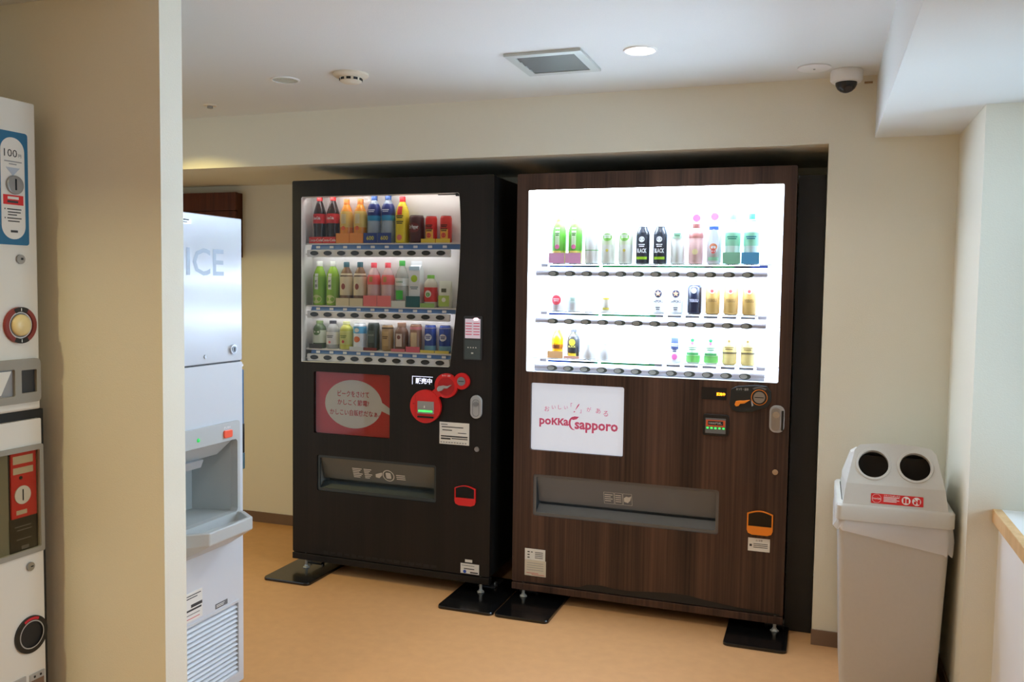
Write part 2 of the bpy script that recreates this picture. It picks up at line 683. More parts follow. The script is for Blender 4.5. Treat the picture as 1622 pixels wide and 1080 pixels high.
# delivery slot: recess, tilted flap, bottom lip
def delivery(m, box, flap_mat, inner, lip, left):
    x0, z0, x1, z1 = box
    rc = MB()
    rc.box(x0 - .01, .118, z0 - .01, x1 + .01, .124, z1 + .01)
    rc.box(x0 - .01, .034, z0 - .01, x0 - .002, .118, z1 + .01).box(x1 + .002, .034, z0 - .01, x1 + .01, .118, z1 + .01)
    rc.box(x0 - .01, .034, z1 + .002, x1 + .01, .118, z1 + .01).box(x0 - .01, .034, z0 - .01, x1 + .01, .118, z0 - .002)
    rc.build('delivery_recess', inner, m)
    fl = MB()
    a, b = (x0 + .012, .012, z1 - .012), (x1 - .012, .012, z1 - .012)
    c, d = (x1 - .012, .052, z0 + .052), (x0 + .012, .052, z0 + .052)
    fl.add([d, c, b, a], [(0, 1, 2, 3)])
    flap = fl.build('delivery_flap', flap_mat, m)
    fr = MB()
    holed_panel(fr, [rrect(x0, z0, x1, z1, .010, 3), rrect(x0 + .012, z0 + .014, x1 - .012, z1 - .012, .006, 3)], .006, .016)
    fr.build('delivery_frame', lip, m)
    lp = MB()
    lp.add([(x0 + .012, .012, z0 + .014), (x1 - .012, .012, z0 + .014), (x1 - .012, .055, z0 + .040), (x0 + .012, .055, z0 + .040)], [(0, 1, 2, 3)])
    lp.box(x0 + .012, .055, z0 + .012, x1 - .012, .058, z0 + .040)
    lp.build('delivery_lip', lip, m)
    return flap


mat('slot_lip_l', (52, 60, 62), 0.35)
mat('slot_in_l', (128, 128, 122), 0.6)
mat('slot_lip_r', (98, 97, 96), 0.4)
mat('slot_in_r', (120, 124, 128), 0.6)
mat('icon_white', (206, 206, 200), 0.6)


def tilt(x0, z0, box):
    """Matrix that lays flat print (x, 0, z) onto the tilted flap."""
    bx0, bz0, bx1, bz1 = box
    za, zd = bz1 - .012, bz0 + .052
    ang = math.atan2(.040, za - zd)
    t = (za - z0) / (za - zd)
    return Matrix.Translation((x0, .012 + .040 * t - .0012, z0)) @ Matrix.Rotation(ang, 4, 'X')


lf = delivery(lm, L_SLOT, 'flap_left', 'slot_in_l', 'slot_lip_l', True)
mt = tilt(.49, .484, L_SLOT)
ic = MB()
v, f = fill2d([circle(0, 0, .030, 26), circle(0, 0, .0255, 26)])
ic.sheet(v, f, 0, mt)
ic.sheet(*fill2d([rrect(-.013, -.016, .013, .016, .006)]), 0, mt)
ic.sheet([(-.068, -.014), (-.05, -.018), (-.034, -.002), (-.030, .014), (-.044, .010), (-.066, .002)], [list(range(6))], 0, mt)
ic.build('take_out_icon', 'icon_white', lf)
rows = []
ic = MB()
for k in range(6):
    for x0, x1 in ((-.185, -.135), (-.125, -.085)):
        ic.sheet([(x0, .02 - k * .009), (x1 - (k % 3) * .008, .02 - k * .009), (x1 - (k % 3) * .008, .025 - k * .009), (x0, .025 - k * .009)], [(0, 1, 2, 3)], 0, mt)
for k in range(3):
    ic.sheet([(.04, .004 - k * .01), (.085, .004 - k * .01), (.085, .009 - k * .01), (.04, .009 - k * .01)], [(0, 1, 2, 3)], 0, mt)
ic.build('instruction_print', 'icon_white', lf)

# card reader
mat('screen_lav', (206, 196, 206), 0.35, emit=0.25, emit_col=(225, 205, 225))
mat('reader_grey', (64, 74, 74), 0.45)
cr = P('card_reader', 'dark_grey', lm, rrect(.874, 1.036, .959, 1.226, .006, 3), -.006, .004)
B('reader_screen', 'screen_lav', cr, .881, -.0075, 1.130, .952, -.005, 1.214)
mat('led_pink', (255, 190, 200), 0.4, emit=3.0)
P('reader_lamp', 'led_pink', cr, circle(.932, 1.213, .012, 12, .006), -.009, -.006)
lines(cr, 'ink_pink', -.0080, [(.884, .913, 1.195 - k * .012, .004) for k in range(5)] + [(.920, .949, 1.195 - k * .012, .004) for k in range(5)])
B('reader_pad', 'reader_grey', cr, .880, -.0075, 1.040, .953, -.005, 1.122)
lines(cr, 'icon_white', -.0080, [(.894 + k * .012, .899 + k * .012, 1.090, .005) for k in range(4)] + [(.911, .921, 1.066, .006)])

# sold-here lamp, coin unit, handle, labels
mat('lamp_black', (18, 19, 26), 0.25)
mat('lamp_white', (225, 230, 255), 0.4, emit=1.2)
hb = B('status_lamp', 'lamp_black', lm, .627, -.004, .914, .730, .003, .953)
T(hb, 'lamp_white', -.0046, ('販売中', .684, .933, dict(width=.080, height=.026, bold=.02)))
mb = MB()
mb.box(.627, -.0046, .951, .728, -.004, .953).box(.627, -.0046, .916, .629, -.004, .953)
mb.build('lamp_edge', 'lamp_white', hb)
bez = MB()
bez.prism(circle(.697, .822, .074, 40), -.016, .002, smooth=True)
bez.prism(circle(.796, .919, .054, 36), -.015, .002, smooth=True)
bez.prism(circle(.869, .942, .036, 28), -.014, .002, smooth=True)
bez.prism([(.735, .845), (.765, .868), (.775, .885), (.770, .92), (.745, .905), (.715, .88)], -.0135, .002)
bez.prism([(.832, .905), (.86, .925), (.86, .96), (.83, .955)], -.0130, .002)
cu = bez.build('coin_unit', 'red_plastic', lm)
mat('red_dark', (176, 18, 20), 0.4)
P('coin_well', 'red_dark', cu, circle(.797, .916, .040, 30), -.0158, -.0148)
lev = [(.757, .899), (.762, .893), (.778, .896), (.790, .908), (.806, .908), (.826, .925), (.803, .918), (.785, .920), (.765, .916), (.757, .908)]
P('coin_lever', 'silver_plastic', cu, lev, -.024, -.0155, 0.001)
T(cu, 'white_print', -.0156, ('おつり・返却', .797, .963, dict(width=.040, height=.008)))
P('coin_slot_plate', 'dull_metal', cu, circle(.869, .942, .019, 24), -.017, -.013)
B('coin_slot', 'ink_black', cu, .856, -.0175, .9405, .882, -.0168, .9435)
B('bill_slot', 'grey_plastic', cu, .661, -.022, .790, .740, -.012, .845, bevel=.002)
mat('led_green', (60, 240, 90), 0.4, emit=1.6)
B('bill_lamp', 'led_green', cu, .668, -.0228, .7985, .734, -.0218, .806)
B('bill_mouth', 'ink_black', cu, .662, -.0225, .772, .738, -.010, .779)
P('bill_mark', 'white_print', cu, [(.693, .817), (.700, .817), (.6965, .829)], -.0226, -.0219)
lines(cu, 'red_dark', -.0166, [(.636, .645, .832, .006), (.648, .650, .822, .10)], name='unit_groove')
hd = P('door_handle', 'silver_plastic', lm, rrect(.910, .782, .963, .884, .026, 6), -.010, .002, 0.002)
P('handle_lock', 'dull_metal', hd, circle(.937, .846, .012, 20), -.013, -.009)
v, f = fill2d([rrect(.921, .792, .952, .866, .013, 5), rrect(.923, .794, .950, .864, .012, 5)])
MB().sheet(v, f, -.0104).build('handle_groove', 'mid_grey', hd)
st = B('notice_sticker', 'paper', lm, .761, -.0012, .660, .903, .001, .757)
lines(st, 'ink', -.0016, [(.768, .800, .747, .003), (.772, .875, .736, .004), (.775, .822, .722, .004), (.850, .890, .712, .003),
                          (.768, .896, .695, .006), (.768, .815, .684, .007), (.820, .896, .686, .004)])
lines(st, 'grey_plastic', -.0016, [(.766 + k * .013, .774 + k * .013, .668, .005) for k in range(10)])
P('key_lock', 'dull_metal', lm, circle(.941, .648, .011, 18), -.006, .002)


def coin_return(m, x0, z0, x1, z1, frame):
    w = x1 - x0
    top = [(x0 + w * t, z1 - .012 + .012 * math.sin(math.pi * t)) for t in [i / 10 for i in range(11)]]
    out = [(x0, z0 + .018), (x0 + .005, z0 + .006), (x0 + .020, z0), (x1 - .020, z0), (x1 - .005, z0 + .006), (x1, z0 + .018)] + top[::-1]
    cx, cz = (x0 + x1) / 2, (z0 + z1) / 2
    inn = [(cx + (x - cx) * .90, max(z0 + .034, cz + (z - cz) * .93)) for x, z in out]
    fr = MB()
    holed_panel(fr, [out, [p for i, p in enumerate(inn) if not (1 <= i <= 4)]], -.010, .001)
    o = fr.build('coin_return', frame, m)
    cup = MB().prism(inn[:1] + inn[5:], -.0035, .001)
    cup.build('coin_cup', 'dark_grey', o)
    MB().sheet([p for i, p in enumerate(inn) if not (1 <= i <= 4)], [list(range(len(inn) - 4))], -.0072).build('cup_cover', 'acrylic_grey', o)
    return o


coin_return(lm, .840, .395, .938, .484, 'red_plastic')
st = B('maker_plate', 'paper', lm, .869, -.0012, .0925, .957, .001, .137)
lines(st, 'ink', -.0016, [(.874, .935, .128, .002), (.885, .935, .114, .004), (.915, .952, .099, .006)])
mat('blue_dot', (40, 84, 178), 0.5)
P('blue_seal', 'blue_dot', st, circle(.889, .101, .0075, 16), -.0018, -.001)
B('small_sticker', 'paper', lm, .890, -.0012, .143, .924, .001, .155)
mb = MB()
for k in range(16):
    mb.box(.17 + k * .037, -.0008, .094 + .004 * (k % 2), .196 + k * .037, .002, .108)
mb.build('air_vent', 'black_sheet', lm)


mat('leg_zinc', (186, 188, 184), 0.3, 0.35)


def legs(m, spots):
    for x, y in spots:
        o = MB().tube((x, y, .014), (x, y, .10), .0065, 10).build('adjuster_leg', 'leg_zinc', m)
        hx = MB().lathe([(.017, .013), (.017, .016), (.010, .020), (.0085, .025)], 6, Matrix.Translation((x, y, 0)), smooth=False)
        hx.build('leg_foot', 'leg_zinc', o)


legs(lm, ((.066, .014), (LW - .045, .014), (.066, .50), (LW - .045, .50)))

# ---- lit machine
R_POSTER = (0.073, 0.659, 0.477, 0.948)
R_SLOT = (0.090, 0.376, 0.870, 0.556)
r_loop = rrect(.050, .995, 1.082, 1.762, .006, 3)
cabinet(rm, RW, .045, 'veneer_brown', r_loop, (.05, .995, 1.082, 1.762), R_POSTER, R_SLOT, 0.575, 'black_sheet')
reveal(rm, r_loop, 'case_white', .566, 1.38)
display_case(rm, .036, .986, 1.096, 1.772, 'case_white')
v, f = fill2d([r_loop])
MB().sheet(v, f, 0.006).build('display_window', 'acrylic', rm)
mat('lamp_or_fill_tube', (214, 233, 255), 0.5, emit=90.0)
mat('lamp_tube_top', (214, 233, 255), 0.5, emit=200.0)
mat('fill_tube_dim', (246, 244, 244), 0.5, emit=16.0)  # glow of the added top tube in the unlit machine
MB().tube((.06, .0445, 1.7635), (.84, .0445, 1.7635), .0035, 10).build('lamp_or_fill_tube', 'fill_tube_dim', lm)  # extra tube hidden by the door top, added to brighten the unlit display
mat('backlight', (216, 234, 255), 0.5, emit=4.0)
B('backlight_panel', 'backlight', rm, .037, CASE_D - .004, .99, 1.095, CASE_D - .001, 1.768)
for zt, yt_ in ((1.754, .024), (1.386, .032), (1.186, .032)):
    tb = MB().tube((.06, yt_, zt), (1.07, yt_, zt), .006, 10)
    tb.build('lamp_or_fill_tube', 'lamp_tube_top' if zt > 1.7 else 'lamp_or_fill_tube', rm)
R_ROWS = (1.456, 1.254, 1.053)
R_RAIL = ((1.397, 1.428), (1.197, 1.226), (0.997, 1.029))
R_U = [.165 + .0722 * i for i in range(12)]
mat('rail_lilac', (206, 204, 214), 0.4)
mat('button_ring', (70, 78, 72), 0.35)
mat('button_grey', (182, 184, 178), 0.4)
mat('bar_blue', (24, 70, 170), 0.5)
mat('bar_green', (30, 130, 70), 0.5)
mat('bar_grey', (130, 132, 140), 0.5)
for ri, ((zr0, zr1), zb) in enumerate(zip(R_RAIL, R_ROWS)):
    sh = MB().box(.040, .044, zb - .004, 1.092, CASE_D - .005, zb).build('display_shelf', 'case_white', rm)
    zc, hr = (zr0 + zr1) / 2, (zr1 - zr0) / 2
    loops = []
    for x in (.080, 1.028):
        loops.append([(x, .036 + .010 * math.cos(R(a)) - .004, zc + hr * math.sin(R(a))) for a in range(0, 360, 24)])
    rail = MB().loft(loops).build('button_rail', 'rail_lilac', rm)
    br = MB().box(.036, .034, zc - .003, .082, .037, zc).box(1.026, .034, zc - .003, 1.094, .037, zc)
    br.build('rail_bracket', 'rail_lilac', rm)
    for i in range(12):
        u = .160 + .0722 * i
        P('button', 'button_ring', rail, circle(u, zc, .0225, 20, .0115), .0195, .024)
        P('button_face', 'button_grey', rail, circle(u - .005, zc, .0145, 16, .0085), .0180, .0200)
    # price bars along the shelf edge
    segs = [(0, 2, 'bar_blue'), (1.4, 2.2, 'bar_green'), (3.2, 5.5, 'bar_green')]
    if ri == 0:
        segs += [(6, 8.6, 'bar_green'), (9, 10.6, 'bar_green'), (10.6, 11.5, 'bar_blue')]
    for a, b_, mm in segs:
        B('price_bar', mm, sh, R_U[0] + .0722 * a - .03, .0395, zb - .016, R_U[0] + .0722 * b_ + .03, .0415, zb - .008)
    if ri:
        for i in range(6 if ri == 1 else 6, 12):
            B('price_tag', 'bar_grey', sh, R_U[i] - .030, .0405, zb - .016, R_U[i] + .026, .0425, zb - .006)
    B('end_tag', 'rail_lilac', sh, .098, .041, zb - .016, .128, .043, zb - .004)
    B('end_tag', 'rail_lilac', sh, R_U[11] + .036, .041, zb - .016, R_U[11] + .070, .043, zb - .004)
    T(sh, 'ink', .0402, *[('¥%d' % p, R_U[i], zb - .003, dict(width=.030, height=.007)) for i, p in
                          enumerate(((180, 180, 180, 180, 180, 180, 130, 130, 130, 130, 130, 130) if ri == 0 else (130, 130, 130)))])

# backlit white panel
mat('ink_panel', (226, 96, 132), 0.6, emit=0.30)
mat('panel_white', (236, 240, 250), 0.35, emit=0.55, emit_col=(236, 242, 255))
px0, pz0, px1, pz1 = R_POSTER
po = B('lit_panel', 'panel_white', rm, px0 - .008, .016, pz0 - .008, px1 + .008, .022, pz1 + .008)
mb = MB()
for ch, x, z, h_ in (('お', .142, .838, .022), ('い', .172, .846, .015), ('し', .199, .848, .019), ('い', .226, .848, .014),
                     ('「', .250, .860, .016), ('」', .290, .836, .016), ('が', .326, .846, .019), ('あ', .366, .842, .022), ('る', .398, .832, .023)):
    put_text(mb, ch, x, z, .0154, height=h_)
put_text(mb, '!', .272, .848, .0154, height=.038, shear=0.6)
mb.build('slogan', 'ink_panel', po)
mb = MB()
put_text(mb, 'poккa', .174, .780, .0154, width=.130, height=.042, bold=.032)
put_text(mb, 'sapporo', .358, .768, .0154, width=.186, height=.044, bold=.032)
mb.build('brand_lettering', 'ink_panel', po)
mb = MB()
arc = [(math.cos(R(a)), math.sin(R(a))) for a in range(70, 271, 20)]
outer = [(.263 + .025 * x, .783 + .029 * z) for x, z in arc]
inner = [(.267 + .020 * x, .783 + .0265 * z) for x, z in arc]
for i in range(len(arc) - 1):
    mb.sheet([outer[i], outer[i + 1], inner[i + 1], inner[i]], [(0, 1, 2, 3)], .0153)
mb.sheet([(.250, .800), (.263, .813), (.284, .812), (.274, .801), (.259, .797)], [(4, 3, 2, 1, 0)], .0152)
mb.build('leaf_mark', 'ink_panel', po)
B('panel_cover', 'acrylic', rm, px0, .005, pz0, px1, .007, pz1)

rf = delivery(rm, R_SLOT, 'flap_right', 'slot_in_r', 'slot_lip_r', False)
mt = tilt(.465, .476, R_SLOT)
ic = MB()
for x0, x1 in ((-.072, -.028), (-.026, .008), (.010, .048)):
    ic.sheet(*fill2d([rrect(x0, -.030, x1, .026, .002, 2), rrect(x0 + .0012, -.0288, x1 - .0012, .0248, .002, 2)]), 0, mt)
ic.sheet([(.014, -.014), (.030, -.018), (.040, -.006), (.046, .016), (.036, .010), (.024, .012), (.014, .004)], [list(range(7))], 0, mt)
for k in range(4):
    ic.sheet([(-.068, .012 - k * .010), (-.034 - (k % 2) * .008, .012 - k * .010), (-.034 - (k % 2) * .008, .016 - k * .010), (-.068, .016 - k * .010)], [(0, 1, 2, 3)], 0, mt)
    ic.sheet([(-.022, .012 - k * .010), (.002, .012 - k * .010), (.002, .016 - k * .010), (-.022, .016 - k * .010)], [(0, 1, 2, 3)], 0, mt)
ic.build('take_out_icon', 'icon_white', rf)

# coin side
mat('bezel_dark', (30, 34, 36), 0.4)
bz = MB()
bz.prism([(.900, .905), (.910, .882), (.935, .874), (.985, .878), (1.045, .902), (1.058, .925), (1.056, .962), (1.040, .982), (1.000, .984),
          (.930, .978), (.905, .965)], -.008, .002)
bz = bz.build('coin_unit', 'bezel_dark', rm, .003)
lev = [(.921, .905), (.926, .898), (.936, .900), (.942, .909), (.958, .911), (.980, .926), (.956, .922), (.938, .921), (.925, .918)]
P('coin_lever', 'orange_plastic', bz, lev, -.017, -.0075, .001)
v, f = fill2d([circle(1.013, .937, .031, 30), circle(1.013, .937, .0285, 30)])
MB().sheet(v, f, -.0086).build('coin_ring', 'orange_plastic', bz)
P('coin_slot_plate', 'dull_metal', bz, circle(1.013, .937, .022, 26), -.014, -.007)
B('coin_slot', 'ink_black', bz, .996, -.0145, .9355, 1.030, -.0138, .9385)
MB().sheet([(.982, .925), (.988, .917), (.992, .905), (.986, .900), (.984, .912)], [(4, 3, 2, 1, 0)], -.0086).build('lever_mark', 'silver_plastic', bz)
T(bz, 'icon_white', -.0087, ('おつり・返却', .948, .966, dict(width=.046, height=.010)))
v, f = fill2d([[(1.013 + .042 * math.cos(R(a)), .945 + .034 * math.sin(R(a))) for a in range(50, 131, 8)] +
               [(1.013 + .032 * math.cos(R(a)), .945 + .027 * math.sin(R(a))) for a in range(130, 49, -8)]])
MB().sheet(v, f, -.0086).build('coin_hint', 'mid_grey', bz)
mat('led_amber', (255, 150, 30), 0.4, emit=3.0)
dl = B('status_lamp', 'lamp_black', rm, .790, -.002, .918, .888, .002, .966)
T(dl, 'led_amber', -.0026, ('販売中', .866, .9405, dict(width=.034, height=.014, bold=.05)))
bl = P('bill_unit', 'black_plastic', rm, rrect(.800, .775, .900, .860, .008, 3), -.010, .002, .002)
B('bill_face', 'mid_grey', bl, .810, -.0115, .785, .889, -.009, .845)
mat('orange_dark', (214, 92, 52), 0.45)
B('bill_frame', 'orange_dark', bl, .812, -.0125, .812, .887, -.0112, .838)
B('bill_window', 'ink_black', bl, .820, -.0132, .818, .879, -.0122, .834)
T(bl, 'icon_white', -.0136, ('1000円札', .849, .826, dict(width=.050, height=.010)))
mb = MB()
for k in range(5):
    mb.box(.815 + k * .0155, -.0132, .803, .8225 + k * .0155, -.0118, .809)
mb.build('bill_lamp', 'led_green', bl)
hd = P('door_handle', 'silver_plastic', rm, rrect(1.053, .803, 1.109, .909, .024, 6), -.008, .002, .002)
P('handle_gap', 'ink_black', hd, [(1.098, .812), (1.106, .812), (1.106, .890), (1.098, .890)], -.0086, -.0078)
P('handle_plate', 'dull_metal', hd, rrect(1.060, .810, 1.096, .902, .017, 6), -.013, -.0075, .002)
P('handle_lock', 'chrome', hd, circle(1.078, .874, .013, 20), -.017, -.012)
P('key_lock', 'chrome', rm, circle(1.081, .648, .011, 18), -.006, .002)
coin_return(rm, .981, .394, 1.079, .490, 'orange_plastic')
st = B('warning_sticker', 'paper', rm, .987, -.0012, .327, 1.070, .001, .379)
T(st, 'ink', -.0016, ('△ 注意', 1.029, .370, dict(width=.026, height=.008)))
lines(st, 'ink', -.0016, [(1.008, 1.062, .357 - k * .007, .0025) for k in range(3)] + [(.993, 1.002, .350, .009)])
st = B('maker_plate', 'paper', rm, .058, -.0012, .181, .150, .001, .230)
lines(st, 'ink', -.0016, [(.070, .080, .216 - k * .012, .005) for k in range(3)] + [(.086, .094, .216, .004)] +
      [(.104, .140, .216 - k * .008, .003) for k in range(4)])
st = B('rating_plate', 'paper_ivory', rm, .058, -.0010, .112, .154, .001, .1805)
lines(st, 'grey_plastic', -.0014, [(.068, .143, .168 - k * .010, .002) for k in range(4)])
lines(st, 'ink_red', -.0014, [(.066, .120, .124, .002), (.090, .148, .118, .002)])
# dark peeling strip above the kick plate
mb = MB()
top = [(.05, .083), (.30, .088), (.337, .104), (.40, .108), (.46, .100), (.526, .101), (.60, .108), (.70, .115), (.76, .114), (.83, .104), (.95, .092), (1.115, .086)]
bot = [(x, .079) for x, _ in top]
for i in range(len(top) - 1):
    mb.sheet([bot[i], bot[i + 1], top[i + 1], top[i]], [(0, 1, 2, 3)], -.0012)
mb.build('kick_seam', 'black_sheet', rm)
legs(rm, ((.050, .012), (RW - .030, .012), (.050, .50), (RW - .030, .50)))


# base plates under the machines
def base_plate(x0, y0, x1, y1, label, clamp):
    o = root('base_plate', label, 'base plate', ((x0 + x1) / 2, (y0 + y1) / 2, 0), 0, 'black base plates under the machines')
    w, d = (x1 - x0) / 2, (y1 - y0) / 2
    pts = rrect(-w, -d, w, d, .022, 5)
    mb = MB()
    n = len(pts)
    mb.loft([[(x, y, 0.0003) for x, y in pts], [(x, y, .0090) for x, y in pts], [(x * .99, y * .993, .0125) for x, y in pts]], smooth=False)
    mb.build('plate', 'black_steel', o)
    c = MB()
    cx, cy = clamp[0] - (x0 + x1) / 2, clamp[1] - (y0 + y1) / 2
    c.box(cx - .040, cy + .022, .0126, cx + .040, cy + .14, .017)
    c.build('clamp', 'dark_grey', o)
    for s in (-1, 1):
        MB().lathe([(.008, .0126), (.008, .030), (.004, .034)], 6, Matrix.Translation((cx + s * .034, cy + .05, 0)), smooth=False).build('clamp_bolt', 'dull_metal', o)
    return o


base_plate(-1.140, -.200, -.900, .200, 'black steel base plate under the wall-side foot of the unlit machine', (-1.035, .040))
base_plate(-.254, -.229, -.006, .200, 'black steel base plate under the unlit machine, edge to edge with the next plate', (-.141, .034))
base_plate(.001, -.229, .233, .200, 'black steel base plate under the lit machine, edge to edge with the next plate', (.050, .050))
base_plate(.916, -.178, 1.150, .200, 'black steel base plate under the lit machine near the litter bin', (1.097, .050))

# dark filler board closing the gap next to the lit machine
o = B('filler_board', 'black_sheet', None, RW + .004, .070, 0.001, XC - .003, .084, 1.80)
tag(o, 'black filler board closing the gap between lit machine and column', 'board')

# ------------------------------------------------------------------ drinks on display
LMAT = Matrix.Translation((LX, LY, 0)) @ Matrix.Rotation(LA, 4, 'Z')
RMAT = Matrix.Identity(4)
ITEM_D = 0.078


def cm(rgb, rough=0.35, alpha=1.0, metal=0.0):
    """Colour material shared by everything with the same look."""
    key = 'tint_%d_%d_%d_%d_%d_%d' % (*rgb, int(rough * 100), int(alpha * 100), int(metal * 100))
    return mat(key, rgb, rough, metal, alpha=alpha)


SHAPES = {
    'pet': [(.80, 0), (.97, .012), (1, .03), (1, .62), (.96, .68), (.78, .77), (.50, .86), (.42, .885), (.42, .93)],
    'cola': [(.70, 0), (.90, .012), (.93, .05), (.88, .16), (.90, .30), (1, .42), (1, .58), (.93, .66), (.70, .77), (.48, .86), (.40, .89), (.40, .93)],
    'sport': [(.80, 0), (.97, .012), (1, .03), (1, .42), (.93, .46), (1, .50), (1, .68), (.90, .76), (.55, .85), (.42, .885), (.42, .93)],
    'slim': [(.78, 0), (.95, .012), (1, .04), (1, .70), (.9, .78), (.58, .87), (.5, .89), (.5, .93)],
    'can': [(.74, 0), (.80, .005), (1, .05), (1, .90), (.90, .965), (.86, .975), (.86, .99)],
    'bottle_can': [(.80, 0), (.97, .01), (1, .03), (1, .66), (.93, .73), (.66, .82), (.62, .84), (.62, .90)],
}
CAPS = {'pet': (.885, 1.0, .46), 'cola': (.895, 1.0, .44), 'sport': (.885, 1.0, .48), 'slim': (.89, 1.0, .56), 'bottle_can': (.85, 1.0, .66)}


def radius_at(prof, r, h, z):
    t = z / h
    for (a, ta), (b, tb) in zip(prof, prof[1:]):
        if ta <= t <= tb:
            k = 0 if tb == ta else (t - ta) / (tb - ta)
            return (a + (b - a) * k) * r
    return prof[-1][0] * r


def wrap_sheet(mb, prof, r, h, verts2, faces, cz, off):
    vv = []
    for x, z in verts2:
        rr = radius_at(prof, r, h, cz + z) + off
        a = x / rr
        vv.append((rr * math.sin(a), -rr * math.cos(a), cz + z))
    mb.add(vv, faces, False)


def grid2(x0, x1, z0, z1, nx=8, nz=3):
    v = [(x0 + (x1 - x0) * i / nx, z0 + (z1 - z0) * j / nz) for j in range(nz + 1) for i in range(nx + 1)]
    f = [(j * (nx + 1) + i, j * (nx + 1) + i + 1, (j + 1) * (nx + 1) + i + 1, (j + 1) * (nx + 1) + i) for j in range(nz) for i in range(nx)]
    return v, f


def star2(rad):
    pts = [(rad * (1 if i % 2 == 0 else .42) * math.sin(math.pi * i / 5), rad * (1 if i % 2 == 0 else .42) * math.cos(math.pi * i / 5)) for i in range(10)]
    return [(0, 0)] + pts, [(0, (i + 1) % 10 + 1, i + 1) for i in range(10)]


def disc2(rad, seg=18, rz=None):
    pts = circle(0, 0, rad, seg, rz)
    return [(0, 0)] + pts, [(0, i + 1, (i + 1) % seg + 1) for i in range(seg)]


